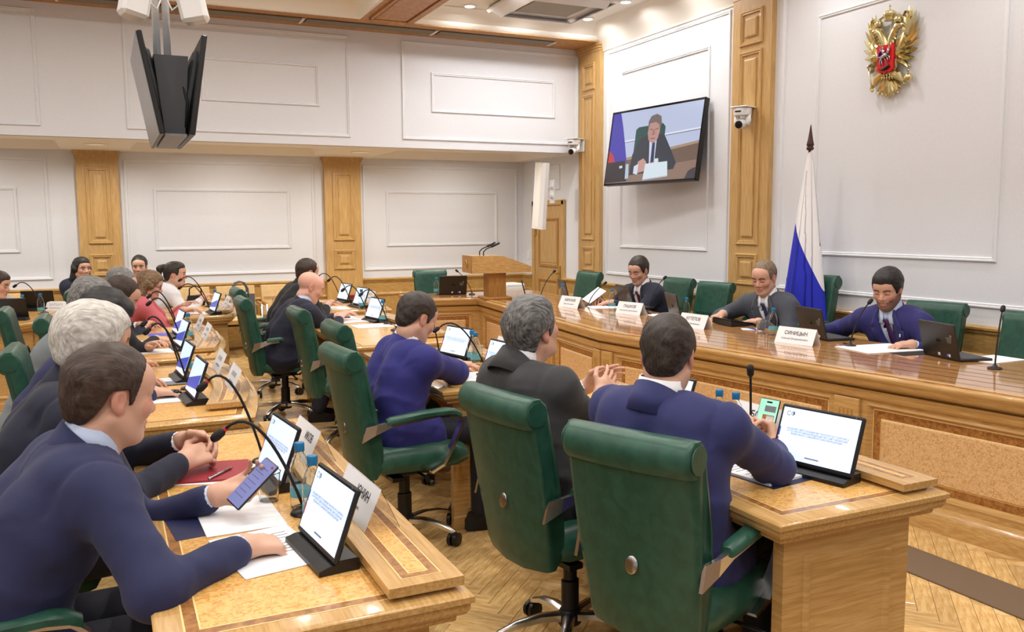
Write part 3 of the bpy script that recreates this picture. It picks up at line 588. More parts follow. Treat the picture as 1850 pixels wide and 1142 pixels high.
def flutes(M, s0, s1, z0, z1, parent, n=4):
    g = MB(M); g.box(((s0+s1)/2, .012, (z0+z1)/2), (s1-s0, .024, z1-z0), b=.004); p = g.build('pilaster', M_['wood'], parent); w = (s1-s0)/(n+2.2)
    for k in range(n):
        c = (s0+s1)/2+(k-(n-1)/2)*w; MB(M).box((c, .0235, (z0+z1)/2), (w*.42, .006, z1-z0-.12), b=.0025).build('flute', M_['oak_dark'], p)
segs = []
for i in range(3):
    a, c = Vector(FACE[i]), Vector(FACE[i+1]); e = (c-a); L = e.length; e = e/L; nrm = Vector((e.y, -e.x))
    M = frame_M((a.x, a.y, 0), (e.x, e.y, 0), (nrm.x, nrm.y, 0)); segs.append((M, L))
    g = MB(M); g.box((L/2, -.08, .33), (L, .10, .66)); g.build('front_carcass', M_['wood'], pd)
    g = MB(M); g.loft([[(0, o, z), (L, o, z)] for o, z in ((.045, 0), (.045, .085), (.035, .10), (.02, .115), (.0, .12))], False, False); g.build('plinth', M_['wood_y'], pd, 40)
    g = MB(M); g.loft([[(0, o, z), (L, o, z)] for o, z in ((0, .60), (.012, .605), (.02, .62), (.02, .64), (.035, .66))], False, False); g.build('frieze_moulding', M_['wood'], pd, 40)
    cells = {0: [(.06, L-.08)], 1: [(.10, .98), (1.16, 2.02), (2.20, L-.16)], 2: [(.16, 2.02), (2.24, 3.6), (3.8, L-.1)]}[i]
    for s0, s1 in cells: facebay(M, s0, s1, .145, .585, pd)
    for z0, z1 in ((.585, .665), (.0, .145)): MB(M).box((L/2, -.018, (z0+z1)/2), (L, .036, z1-z0)).build('rail', M_['wood_y'], pd)
    ed = [0]+[v for c_ in cells for v in c_]+[L]
    for k in range(0, len(ed), 2): MB(M).box(((ed[k]+ed[k+1])/2, -.018, .365), (ed[k+1]-ed[k], .036, .44)).build('stile', M_['wood'], pd)
    pil = {0: [], 1: [(1.0, 1.14), (2.04, 2.18), (L-.13, L-.01)], 2: [(.01, .13), (2.05, 2.21), (3.62, 3.78)]}[i]
    for s0, s1 in pil: flutes(M, s0, s1, .12, .60, pd)
g = MB(); g.box((3.02, 9.1, .34), (.06, .58, .68)); g.build('end_panel', M_['wood'], pd)
# ------------------------------------------------------------------ delegates' desks
TD = .74
def desk(label, loop, ledge, panels, cup_side='right'):
    """loop: counter-clockwise outline of the top; ledge: (polyline of inner edge, outer edge) of the raised card shelf"""
    cx = sum(p[0] for p in loop)/len(loop); cy = sum(p[1] for p in loop)/len(loop)
    t = thing('conference_desk', label, 'desk', (cx, cy, 0), 0, 'delegates desks')
    lp = [(x-cx, y-cy) for x, y in loop]
    b = MB(); sweep_loop(b, lp, [(-.05, TD-.075), (-.03, TD-.07), (-.028, TD-.058), (-.012, TD-.05), (-.004, TD-.036), (-.004, TD-.024), (.004, TD-.02), (.004, TD-.006), (-.004, TD)], True, True)
    b.build('desk_top', M_['wood_y'], t, 50)
    b = MB(); ring(b, lp, -.052, -.056, TD+.0006); b.build('string_line', M_['inlay_light'], t, flip=False)
    b = MB(); ring(b, lp, -.056, -.082, TD+.0005); b.build('veneer_band', M_['walnut'], t, flip=False)
    b = MB(); ring(b, lp, -.082, -.086, TD+.0006); b.build('string_line', M_['inlay_light'], t, flip=False)
    b = MB(); q = offset_loop(lp, -.086); b.add([(x, y, TD+.0005) for x, y in q], [tuple(range(len(q)))]); b.build('burl_field', M_['burl'], t, flip=False)
    if ledge:
        lg = [(x-cx, y-cy) for x, y in ledge]
        b = MB(); b.prism(lg, TD+.012, TD+.034); l = b.build('card_ledge', M_['wood_y'], t)
        b = MB(); q = offset_loop(lg, -.02); b.prism(q, TD+.001, TD+.012); b.build('ledge_foot', M_['wood_y'], l)
        b = MB(); ring(b, lg, -.04, -.043, TD+.0346); ring(b, lg, -.064, -.067, TD+.0346); b.build('string_line', M_['inlay_light'], l, flip=False)
        b = MB(); ring(b, lg, -.043, -.064, TD+.0345); b.build('veneer_band', M_['walnut'], l, flip=False)
        b = MB(); q = offset_loop(lg, -.067); b.add([(x, y, TD+.0345) for x, y in q], [tuple(range(len(q)))]); b.build('burl_field', M_['burl'], l, flip=False)
    for (x0, y0, x1, y1) in panels:
        e = Vector((x1-x0, y1-y0, 0)); L = e.length; e = e/L; nr = Vector((e.y, -e.x, 0)); M = frame_M((x0-cx, y0-cy, 0), e, nr)
        ins_ = .0445 if (x0, y0, x1, y1) == panels[1] and len(panels) == 3 else .0015*panels.index((x0, y0, x1, y1)); b = MB(M); b.box((L/2, -.021, .33), (L-2*ins_, .042, .66)); pnl = b.build('side_panel', M_['wood'], t)
        def R(i, o): return [(.075+i, o, .10+i), (L-.075-i, o, .10+i), (L-.075-i, o, .60-i), (.075+i, o, .60-i)]
        b = MB(M); b.loft([R(0, .0005), R(.006, .010), R(.018, .010), R(.03, .002)], True, True); b.build('raised_field', M_['wood'], pnl)
        b = MB(M); b.box((L/2, .006, .035), (L+.012, .014, .07), b=.004); b.build('plinth', M_['wood'], pnl)
    return t
def rect(x0, y0, x1, y1): return [(x0, y0), (x1, y0), (x1, y1), (x0, y1)]
def bulge(x0, y0, x1, y1, bu, n=7, xn=None):
    xn = x1 if xn is None else xn
    pts = [(x0, y0)]
    for k in range(n+1):
        q = k/n; pts.append((xn+(x1-xn)*q+bu*math.sin(PI*q), y0+(y1-y0)*q))
    pts.append((x0, y1)); return pts
def arc_ledge(x0, y0, x1, y1, bu, w, xn=None, n=7):
    xn = x1 if xn is None else xn
    outer = [(xn+(x1-xn)*k/n+bu*math.sin(PI*k/n), y0+(y1-y0)*k/n) for k in range(n+1)]
    return outer+[(x-w, y) for x, y in outer[::-1]]
desk('glossy burl-topped desk in the left foreground of the man with the phone', rect(.05, 1.71, .70, 3.55), rect(.515, 1.735, .69, 3.50), [(.10, 1.78, .62, 1.78), (.62, 1.78, .62, 3.48), (.62, 3.48, .10, 3.48)])
desk('rounded desk of the left row behind the foreground desk, with two slanted tablets', bulge(-.08, 3.78, .56, 5.38, .10, xn=.54), arc_ledge(0, 3.95, .55, 5.25, .085, .17, .53), [(-.02, 3.86, .50, 3.86), (.50, 3.86, .52, 5.30), (.52, 5.30, -.02, 5.30)])
desk('rounded third desk of the left row beside the men writing', bulge(-.02, 5.62, .66, 7.45, .11, xn=.60), arc_ledge(0, 5.8, .64, 7.3, .09, .17, .60), [(.06, 5.70, .56, 5.70), (.56, 5.70, .60, 7.37), (.60, 7.37, .06, 7.37)])
desk('rounded desk of the woman in the pink jacket', bulge(.46, 8.12, 1.08, 9.62, .10, xn=1.0), arc_ledge(0, 8.3, 1.06, 9.4, .08, .15, 1.0), [(.54, 8.20, .97, 8.20), (.97, 8.20, 1.0, 9.54), (1.0, 9.54, .54, 9.54)])
desk('desk end at the far left edge under the woman in beige', [(-2.2, 8.24), (-.70, 8.24), (-.52, 8.42), (-.36, 9.60), (-2.2, 9.60)], None, [(-2.1, 8.32, -.72, 8.32), (-.72, 8.32, -.58, 8.46), (-.58, 8.46, -.44, 9.54)])
desk('desk at the right front with the man holding a phone', rect(1.62, 1.75, 2.28, 3.72), rect(2.125, 1.78, 2.27, 3.68), [(1.70, 1.82, 2.20, 1.82), (2.20, 1.82, 2.20, 3.65), (2.20, 3.65, 1.70, 3.65)])
desk('second desk of the right row under the bent man in bright blue', bulge(1.46, 3.92, 2.10, 5.36, .06), arc_ledge(0, 4.0, 2.09, 5.25, .05, .16), [(1.54, 4.0, 2.04, 4.0), (2.04, 4.0, 2.04, 5.28), (2.04, 5.28, 1.54, 5.28)])
desk('third desk of the right row strewn with the bald man\'s papers', bulge(1.46, 5.60, 2.22, 7.62, .08), arc_ledge(0, 5.8, 2.21, 7.5, .06, .16), [(1.54, 5.68, 2.16, 5.68), (2.16, 5.68, 2.16, 7.54), (2.16, 7.54, 1.54, 7.54)])
desk('farthest desk of the right row with the red folder', bulge(1.74, 8.00, 2.46, 9.35, .08), arc_ledge(0, 8.15, 2.45, 9.2, .06, .16), [(1.82, 8.08, 2.40, 8.08), (2.40, 8.08, 2.40, 9.27), (2.40, 9.27, 1.82, 9.27)])
# lectern standing on the desk corner
lc = thing('lectern', 'wooden lectern with gilt emblem and two microphones at the desk corner', 'lectern', (3.80, 8.42, TP), 0)
RL = Matrix.Rotation(rad(-8), 4, 'Z')
b = MB(RL); b.box((-.06, 0, .012), (.30, .30, .024), b=.005); b.build('foot', M_['oak_dark'], lc)
b = MB(RL); b.box((-.06, 0, .15), (.19, .22, .27), b=.006); b.build('column', M_['oak_dark'], lc)
b = MB(RL); pr_ = [(-.36, .28), (.29, .285), (.29, .345), (-.02, .46), (-.36, .465)]; b.loft([[(x, -.20, z) for x, z in pr_], [(x, .20, z) for x, z in pr_]]); b.build('reading_desk', M_['wood_x'], lc)
b = MB(RL); b.box((-.363, 0, .372), (.008, .39, .18)); fr = b.build('front_board', M_['beam_wood'], lc)
eb = MB(RL)
for s in (-1, 1): eb.tube([(-.37, s*.005, .33), (-.37, s*.035, .35), (-.37, s*.03, .385), (-.37, s*.012, .42)], .006, 6)
eb.ball((-.37, 0, .375), (.004, .016, .03), 8, 6); eb.ball((-.37, 0, .42), (.004, .008, .01), 8, 6); eb.build('gilt_emblem', M_['gold_matte'], fr, True)
for y in (-.07, .09):
    g = MB(RL); g.tube([(-.20, y, .462), (-.20, y, .50), (-.17, y, .53), (-.10, y, .56)], .006, 6); m_ = g.build('microphone', M_['black_matte'], lc, True)
    g = MB(RL); g.tube([(-.12, y, .551), (-.105, y, .558), (-.03, y, .592), (-.02, y, .596)], [.008, .013, .013, .004], 8); g.build('microphone_head', M_['black_plastic'], m_, True)
# ------------------------------------------------------------------ green leather armchairs
def make_chair():
    t = thing('office_armchair', '', 'chair')
    # back: side profile swept across the width with rounded long edges
    prof_f = [(-.175, .40), (-.17, .50), (-.185, .60), (-.215, .75), (-.245, .88), (-.265, .955), (-.285, .985)]
    prof_b = [(-.35, .985-.0)] 
    poly = [(-.20, .36), (-.165, .41), (-.165, .50), (-.180, .60), (-.205, .72), (-.235, .86), (-.250, .93), (-.262, .968), (-.29, .99), (-.325, .99), (-.352, .968), (-.36, .935), (-.352, .905), (-.335, .89), (-.325, .895), (-.320, .87), (-.300, .76), (-.278, .62), (-.262, .50), (-.25, .40), (-.235, .36)]
    n = len(poly); cxp = sum(p[0] for p in poly)/n; b = MB(); rings = []
    for y, sc in ((-.265, .55), (-.258, .88), (-.24, 1.0), (-.08, 1.0), (.08, 1.0), (.24, 1.0), (.258, .88), (.265, .55)):
        r = []
        for x, z in poly:
            wz = .84+.16*min(1, max(0, (z-.36)/.32)); ctr = -.21-.09*(z-.36)/.6
            r.append((ctr+(x-ctr)*sc-.018*(1-(y/.265)**2)*(1 if z < .9 else .3), y*wz, z if z > .5 else z+.02*(abs(y)/.265)**2))
        rings.append(r)
    b.loft(rings); bk = b.build('backrest', M_['leather_green'], t, 50)
    for s in (-1, 1):
        b = MB(Matrix.Translation((-.307, s*.2635, .94)) @ Matrix.Rotation(PI/2*s, 4, 'X')); b.lathe([(.040, -.006), (.040, -.001), (.034, .003), (.001, .003)], 18); b.build('roll_end', M_['leather_green'], bk, 40)
    b = MB(); b.box((-.188, 0, .70), (.012, .40, .006), Matrix.Rotation(rad(-12), 3, 'Y'))
    for y in (-.15, -.05, .05, .15): b.box((-.168, y, .60), (.012, .005, .19), Matrix.Rotation(rad(-8), 3, 'Y'))
    b.build('seam', M_['leather_seam'], bk)
    b = MB(); b.M = Matrix.Translation((-.292, 0, .60)) @ Matrix.Rotation(-PI/2+.17, 4, 'Y'); b.lathe([(.026, -.004), (.026, .008), (.022, .011), (.001, .011)], 20); b.build('metal_button', M_['steel'], bk, 40)
    # seat cushion
    b = MB(); rings = []
    for x, hw, z0, z1 in ((-.22, .21, .40, .49), (-.15, .25, .385, .51), (.05, .262, .38, .515), (.20, .258, .385, .505), (.265, .24, .40, .485), (.285, .20, .42, .46)):
        rings.append([(x, -hw, (z0+z1)/2), (x, -hw+.02, z0+.015), (x, -hw*.6, z0), (x, hw*.6, z0), (x, hw-.02, z0+.015), (x, hw, (z0+z1)/2), (x, hw-.025, z1-.012), (x, hw*.6, z1), (x, 0, z1+.004), (x, -hw*.6, z1), (x, -hw+.025, z1-.012)])
    b.loft(rings); b.build('seat', M_['leather_green'], t, 60)
    # arms: flat chrome loop with padded top
    for s in (-1, 1):
        y = s*.285; b = MB()
        path = [(-.262, .606), (-.215, .628), (-.15, .645), (.10, .665), (.18, .655), (.215, .625), (.17, .53), (.115, .42), (.06, .385)]
        wd = [.044, .024, .020, .020, .022, .024, .026, .026, .022]
        rings = []
        for k, (x, z) in enumerate(path):
            xa, za = path[max(0, k-1)]; xb, zb = path[min(len(path)-1, k+1)]; L = math.hypot(xb-xa, zb-za); nx, nz = -(zb-za)/L, (xb-xa)/L
            yy = y+(0 if k < 7 else -s*.02*(k-6)); yy -= s*.022 if k == 0 else 0
            w, h_ = wd[k], .007
            if k < 3:
                a_, c_ = ((.007, .036), (.009, .024), (.016, .012))[k]; rings.append([(x-.01*(2-k), yy-a_, z-c_), (x-.01*(2-k), yy+a_, z-c_), (x, yy+a_, z+c_), (x, yy-a_, z+c_)])
            else: rings.append([(x-nx*h_, yy-w, z-nz*h_), (x-nx*h_, yy+w, z-nz*h_), (x+nx*h_, yy+w, z+nz*h_), (x+nx*h_, yy-w, z+nz*h_)])
        b.loft(rings); a = b.build('armrest', M_['chrome'], t)
        b = MB(); rr = []
        for x, z, w in ((-.17, .652, .022), (-.15, .660, .034), (.0, .674, .037), (.13, .676, .036), (.175, .668, .032), (.205, .65, .02)):
            rr.append([(x, y-w, z-.008), (x, y+w, z-.008), (x, y+w, z+.008), (x, y+w*.6, z+.018), (x, y-w*.6, z+.018), (x, y-w, z+.008)])
        b.loft(rr); b.build('arm_pad', M_['leather_green'], a, 50)
    b = MB(); b.box((.0, 0, .365), (.24, .20, .04), b=.01); b.box((-.08, 0, .35), (.06, .34, .02)); b.build('tilt_mechanism', M_['black_plastic'], t)
    MB().tube([(.04, -.1, .36), (.04, -.30, .355), (.04, -.33, .35)], [.007, .007, .014], 6).build('lever', M_['black_plastic'], t, True)
    b = MB(); b.lathe([(.036, .10), (.036, .24), (.028, .245), (.028, .35)], 14); b.build('gas_column', M_['black_plastic'], t, 40)
    b = MB(); b.lathe([(.045, .07), (.05, .08), (.05, .115), (.04, .13)], 14); b.build('hub', M_['black_plastic'], t, 40)
    for k in range(5):
        a = k*2*PI/5+.3; M = Matrix.Rotation(a, 4, 'Z')
        b = MB(M); rr = []
        for x, z, w, h_ in ((.035, .105, .024, .016), (.12, .112, .022, .014), (.22, .10, .018, .012), (.29, .078, .015, .010), (.31, .066, .012, .008)):
            rr.append([(x, -w, z-h_), (x, w, z-h_), (x, w, z+h_*.5), (x, w*.5, z+h_), (x, -w*.5, z+h_), (x, -w, z+h_*.5)])
        b.loft(rr); leg = b.build('base_leg', M_['chrome'], t, 50)
        b = MB(M @ Matrix.Translation((.305, 0, .0335)) @ Matrix.Rotation(.7+k, 4, 'Z'))
        for y in (-.017, .017):
            M2 = b.M; b.M = M2 @ Matrix.Translation((0, y, 0)) @ Matrix.Rotation(PI/2, 4, 'X'); b.lathe([(.024, -.011), (.033, -.009), (.033, .009), (.024, .011)], 12); b.M = M2
        b.box((0, 0, .022), (.034, .022, .03), b=.006); b.build('caster', M_['black_plastic'], leg, 40)
    return t
CH0 = make_chair(); CH_used = [False]
def chair(x, y, deg, label, z=0.0, sc=1.0):
    o = CH0 if not CH_used[0] else copy_tree(CH0); CH_used[0] = True
    o.location = (x, y, 0); o.rotation_euler = (0, 0, rad(deg)); o.scale = (sc, sc*.79, sc)
    o['label'] = label; o['group'] = 'green leather armchairs'
chair(1.50, 2.71, 10, 'green leather armchair seen from behind under the grey-haired man in a charcoal suit')
chair(1.565, 2.10, 24, 'green leather armchair seen from behind at the front right, nearest the camera')
chair(1.27, 3.98, 4, 'green leather armchair under the bent man in bright blue')
chair(1.50, 4.98, 0, 'empty green armchair right behind the bent man in bright blue, largely hidden')
chair(1.48, 5.98, 0, 'empty green armchair between the bald man and the man in bright blue')
chair(1.26, 7.05, 0, 'green armchair of the bald man in the navy suit')
chair(1.36, 8.10, 0, 'green armchair behind the bald man, its roll showing left of him')
chair(-.32, 2.35, 6, 'green armchair under the foreground man in blue, barely visible at the left edge')
chair(-.36, 3.10, 4, 'green armchair of the white-haired man, cut by the left edge')
chair(-.12, 4.66, 0, 'green armchair with broad rolled top at the left edge of the second desk')
chair(-.08, 6.22, 0, 'green armchair of the grey-suited man, its roll seen side-on')
chair(-.36, 6.9, 0, 'green armchair at the third left desk hidden behind the writing men')
chair(.0, 8.62, 0, 'green armchair of the woman in pink, hidden behind her')
chair(.22, 9.45, 0, 'green armchair of the ponytailed woman in white')
chair(-1.5, 9.85, -40, 'green armchair of the woman in beige at the far left')
chair(3.60, 9.78, 270, 'empty green armchair behind the short end of the presidium, beside two bottles')
chair(4.80, 8.72, 186, 'empty green armchair at the presidium left of the man with a dark red tie')
chair(5.02, 7.28, 184, 'green armchair behind the presidium man with the dark red tie')
chair(4.95, 6.58, 188, 'empty green armchair between the dark-suited man and the man in grey at the presidium')
chair(4.98, 5.38, 190, 'taller green armchair of the grey-suited chairman', sc=1.13)
chair(5.00, 4.18, 190, 'green armchair behind the bearded man in blue')
chair(4.90, 3.36, 190, 'empty green armchair at the right edge of the picture')
# ------------------------------------------------------------------ tan leather wall seats
def make_seat():
    t = thing('waiting_chair', '', 'chair')
    b = MB(); rr = []
    for y, s in ((-.225, .6), (-.21, 1), (.21, 1), (.225, .6)):
        rr.append([(.10+(x-.10)*1, y, .42+(z-.42)*1) for x, z in ((.0, .40-.02*s), (.47, .42-.03*s), (.50, .44), (.47, .45+.03*s), (.0, .43+.03*s))])
    b.loft(rr); b.build('seat', M_['leather_tan'], t, 50)
    b = MB(); rr = []
    for y, s in ((-.225, .5), (-.21, 1), (.21, 1), (.225, .5)):
        rr.append([(-.02-.02*s, y, .44), (.03+.03*s, y, .46), (-.03+.02*s, y, .70), (-.05, y, .80), (-.09, y, .81), (-.10-.01*s, y, .79)])
    b.loft(rr); bk = b.build('backrest', M_['leather_tan'], t, 50)
    b = MB(); b.box((.015, 0, .665), (.012, .42, .005), Matrix.Rotation(rad(-15), 3, 'Y'))
    for y in (-.1, 0, .1): b.box((.032, y, .58), (.012, .004, .15), Matrix.Rotation(rad(-14), 3, 'Y'))
    b.build('seam', M_['oak_dark'], bk)
    for s in (-1, 1):
        MB().tube([(.42, s*.235, 0), (.42, s*.235, .40), (.42, s*.235, .60), (.1, s*.235, .60)], .014, 8).build('leg_frame', M_['chrome'], t, True)
        MB().tube([(-.02, s*.235, 0), (-.02, s*.235, .55), (.06, s*.235, .60)], .014, 8).build('leg_frame', M_['chrome'], t, True)
        b = MB(); b.box((.25, s*.235, .615), (.26, .04, .03), b=.008); b.build('armrest', M_['oak_dark'], t)
    MB().box((.2, 0, .37), (.36, .44, .03)).build('seat_frame', M_['black_plastic'], t)
    return t
W0 = make_seat()
for k, (x, lb) in enumerate(((-3.1, 'beyond the left edge of the picture'), (-2.55, 'cut by the left edge of the picture'), (-1.95, 'far at the left behind the woman in beige'), (-1.35, 'behind the woman in beige'), (-.82, 'behind the two black tablets at the far left'), (-.20, 'of the dark-haired woman by the pilaster'), (.36, 'of the dark-haired man against the wall'), (.88, 'just right of the ponytailed woman'), (1.41, 'that carries the grey handbag'), (1.94, 'right of the one with the handbag'))):
    o = W0 if k == 0 else copy_tree(W0)
    o.location = (x, 10.98, 0); o.rotation_euler = (0, 0, -PI/2); o['label'] = 'tan leather wall seat '+lb; o['group'] = 'tan leather seats along the back wall'
# ------------------------------------------------------------------ things on the desks
def RX(deg): return Matrix.Rotation(rad(deg), 4, 'Y')
def tablet(x, y, deg, label, z=TD+.0015, text=True, w=.285, h=.185, blue=False, tilt=-20):
    """screen looks along local +x"""
    t = thing('tablet', label, 'tablet', (x, y, z), rad(deg), 'tablets in docking stands')
    b = MB(); b.loft([[(-.055, yy, 0), (.045, yy, 0), (.045, yy, .012), (.02, yy, .020), (.004, yy, .020), (-.004, yy, .030), (-.05, yy, .030), (-.055, yy, .026)] for yy in (-w*.47, w*.47)])
    b.build('dock', M_['black_plastic'], t)
    M = Matrix.Translation((.006, 0, .022)) @ RX(tilt)
    b = MB(M); b.box((0, 0, h/2), (.012, w, h), b=.005); c = b.build('casing', M_['black_plastic'], t)
    b = MB(M); b.box((.0062, 0, h/2+.002), (.001, w-.022, h-.026)); s = b.build('screen', M_['screen'], t)
    MB(M).box((.0064, w/2-.03, h-.006), (.001, .004, .003)).build('camera_dot', M_['grey_plastic'], c)
    if blue:
        b = MB(M); b.quad((.0071, -w/2+.012, .03), (.0071, w/2-.012, .05), (.0071, w/2-.012, .12), (.0071, -w/2+.012, .07)); b.build('screen_wave', M_['screen_blue'], s, flip=False)
    MT_ = M @ Matrix(((0, 0, 1, .0072), (1, 0, 0, 0), (0, 1, 0, 0), (0, 0, 0, 1)))
    if text:
        text_mesh('screen_text', 'ЗАСЕДАНИЕ СОВЕТА ПО РАЗВИТИЮ ТРАНСПОРТНОГО КОМПЛЕКСА\nВ УЧАСТИИ РОССИЙСКОЙ ФЕДЕРАЦИИ ПРИ СОВЕТЕ ФЕДЕРАЦИИ\nФЕДЕРАЛЬНОГО СОБРАНИЯ РОССИЙСКОЙ ФЕДЕРАЦИИ', .0082, M_['screen_text'], s, MT_ @ Matrix.Translation((0, h*.55, 0)), sx=.80, bold=.0001)
        MB(M).box((.0071, 0, .03), (.0006, .05, .004)).build('screen_text', M_['screen_text'], s)
        text_mesh('screen_logo', 'СФ', .022, M_['ink_grey'], s, MT_ @ Matrix.Translation((-w*.36, h*.84, 0)))
        b = MB(M); b.box((.0072, -w/2+.0135, h*.52), (.0006, .004, .03)); b.build('screen_stripe', M_['screen_blue'], s)
        b = MB(M); b.box((.0072, -w/2+.0135, h*.34), (.0006, .004, .03)); b.build('screen_stripe', M_['screen_red'], s)
    return t
tablet(.440, 2.08, 186, 'tablet with white slide in black dock before the foreground man in blue')
tablet(.440, 2.76, 186, 'tablet with white slide in black dock beside the plastic cup, before the white-haired man')
tablet(.325, 4.24, 184, 'tablet with blue wave picture nearest on the second left desk', blue=True, text=False)
tablet(.325, 4.86, 184, 'tablet with blue wave picture farther back on the second left desk', blue=True, text=False)
tablet(.40, 6.05, 184, 'violet-screened tablet nearest on the third left desk', blue=True, text=False)
tablet(.43, 6.75, 184, 'violet-screened tablet farther back on the third left desk', blue=True, text=False)
tablet(.86, 8.36, 184, 'tablet lying before the woman in pink', blue=True, text=False)
tablet(1.83, 4.12, 186, 'tablet with white slide partly hidden by the charcoal-suited man')
tablet(1.86, 4.82, 192, 'tablet with white slide before the bent man in bright blue')
tablet(2.00, 6.22, 186, 'tablet peeking over the shoulder of the man in bright blue')
tablet(2.0, 7.05, 188, 'tablet with white slide before the bald man')
tablet(2.22, 8.30, 188, 'small far tablet nearest on the desk with the red folder')
tablet(2.22, 8.95, 188, 'small far tablet beside the red folder')
tablet(2.02, 2.88, 186, 'tablet half hidden behind the head of the man with the phone')
tablet(2.03, 2.06, 193, 'large tablet with white slide at the right front corner', w=.30, h=.195)
def laptop(x, y, deg, label, z=TP+.0005, w=.315, h=.215, tilt=-14):
    t = thing('laptop', label, 'laptop', (x, y, z), rad(deg), 'black laptops with open lids')
    MB().box((.10, 0, .008), (.21, w, .016), b=.004).build('keyboard_base', M_['black_plastic'], t)
    MB().box((.10, 0, .0165), (.15, w-.03, .002)).build('keys', M_['dark_grey'], t)
    M = Matrix.Translation((-.005, 0, .008)) @ RX(tilt)
    l = MB(M).box((0, 0, h/2), (.010, w, h), b=.004).build('lid', M_['laptop_lid'], t)
    MB(M).box((.0055, 0, h/2), (.001, w-.02, h-.03)).build('screen', M_['black_gloss'], l)
    b = MB(M)
    for k in range(4): b.box((-.0055, -w*.30, h*.60-.009*k), (.001, .05-.006*k, .004))
    b.box((-.0055, -w*.36, h*.66), (.001, .018, .012)); b.build('label_print', M_['grey_plastic'], l)
    MB(M).box((-.0055, w*.03, h*.10), (.001, .018, .016)).build('white_sticker', M_['white_plastic'], l); MB(M).box((-.0055, -w*.25, h*.10), (.001, .014, .016)).build('white_sticker', M_['white_plastic'], l)
    MB(M).box((-.0055, -w*.20, h*.10), (.001, .014, .014)).build('blue_sticker', M_['screen_blue'], l)
    b = MB(M @ Matrix.Translation((-.0055, 0, h*.5)) @ Matrix.Rotation(PI/2, 4, 'Y'))
    for s in (-1, 1): b.lathe([(.011, -.0002), (.013, .0004), (.011, .0006), (.009, .0004)], 14, (0, s*.009, 0))
    b.build('lid_emblem', M_['black_gloss'], l)
laptop(4.40, 3.46, -14, 'large black laptop lid at the right before the bearded man')
laptop(4.38, 4.45, -12, 'black laptop behind the name card of the bearded man')
laptop(4.26, 5.88, -18, 'black laptop angled beside a bottle before the empty presidium chair')
laptop(4.41, 6.86, -8, 'black laptop before the presidium man with the dark red tie')
laptop(4.30, 7.86, -14, 'black laptop behind the leftmost name card on the presidium')
laptop(3.98, 8.14, -25, 'black laptop beside the lectern column')
laptop(3.52, 9.10, 78, 'black laptop on the short end of the presidium beside two bottles')
def backtablet(x, y, deg, label): tablet(x, y, deg, label, text=False)
backtablet(-.78, 8.62, 75, 'black back of the nearer tablet on the far left desk')
backtablet(-.62, 9.50, 78, 'black back of the farther tablet on the far left desk')
t = thing('flat_tablet', 'flat black tablet under the hand of the grey-suited chairman', 'tablet', (4.42, 5.36, TP), rad(-8))
b = MB(); b.loft([[(-.10, y, .004), (.10, y, .004), (.10, y, .014), (-.10, y, .045)] for y in (-.14, .14)]); b.build('stand', M_['black_plastic'], t)
b = MB(Matrix.Rotation(rad(8.8), 4, 'Y')); b.box((-.004, 0, .034), (.20, .27, .008), b=.003); b.build('casing', M_['black_gloss'], t)
def mic(x, y, off, label, z=TD, head=1.0, straight=False, red=True):
    t = thing('gooseneck_microphone', label, 'microphone', (x, y, z), 0, 'gooseneck microphones')
    MB().lathe([(.036, .0005), (.038, .004), (.034, .010), (.016, .014), (.009, .022), (.006, .03)], 18).build('base', M_['black_plastic'], t, 40)
    o = Vector(off); P0 = Vector((0, 0, .02)); P3 = o
    if straight: c1 = P0+Vector((o.x*.2, o.y*.2, o.z*.45)); c2 = P3-Vector((o.x*.35, o.y*.35, .04))
    else: c1 = P0+Vector((o.x*.30, o.y*.3, o.z*.72)); c2 = P3+Vector((-o.x*.35, -o.y*.35, .075))
    pts = []
    for k in range(13):
        q = k/12; pts.append(P0*(1-q)**3+c1*3*q*(1-q)**2+c2*3*q*q*(1-q)+P3*q**3)
    MB().tube(pts, .0045, 6).build('gooseneck', M_['black_matte'], t, True)
    d = (pts[-1]-pts[-2]).normalized()
    if red: MB().tube([pts[-1]-d*.006, pts[-1]+d*.002], .0066, 8).build('light_ring', M_['led_red'], t)
    MB().tube([pts[-1], pts[-1]+d*.008, pts[-1]+d*.03, pts[-1]+d*.042, pts[-1]+d*.046], [.006*head, .012*head, .0135*head, .010*head, .003], 10).build('windscreen', M_['black_matte'], t, True)
mic(.470, 2.41, (-.20, .05, .255), 'gooseneck microphone bending towards the foreground man in blue')
mic(.455, 3.02, (-.17, .03, .29), 'gooseneck microphone arching from behind the second tablet')
mic(.335, 4.55, (-.16, .0, .32), 'gooseneck microphone arching above the hand with the mouse, lower of two')
mic(.34, 5.10, (-.16, .0, .30), 'gooseneck microphone at the far end of the second left desk')
mic(.44, 6.40, (-.18, .0, .30), 'gooseneck microphone at the near end of the third left desk')
mic(.47, 7.05, (-.18, .0, .30), 'gooseneck microphone at the far end of the third left desk')
mic(.86, 8.58, (-.24, .0, .25), 'lower gooseneck microphone before the woman in pink')
mic(.90, 9.10, (-.24, .0, .29), 'upper gooseneck microphone beside the handbag seat')
mic(-.56, 9.20, (-.22, .1, .27), 'gooseneck microphone above the far left tablets')
mic(-1.0, 8.75, (-.12, .2, .24), 'gooseneck microphone cut by the left edge')
mic(1.89, 4.40, (-.25, .05, .25), 'gooseneck microphone curving left beside the charcoal-suited man')
mic(1.88, 5.12, (-.07, .05, .24), 'upright gooseneck microphone in front of the face of the man in bright blue')
mic(2.05, 6.78, (-.20, .0, .27), 'gooseneck microphone rising beside the bald man\'s tablet')
mic(2.04, 7.32, (-.20, .0, .27), 'gooseneck microphone behind the bald man\'s tablet')
mic(2.20, 8.52, (-.20, .0, .28), 'gooseneck microphone nearer of two on the desk with the red folder')
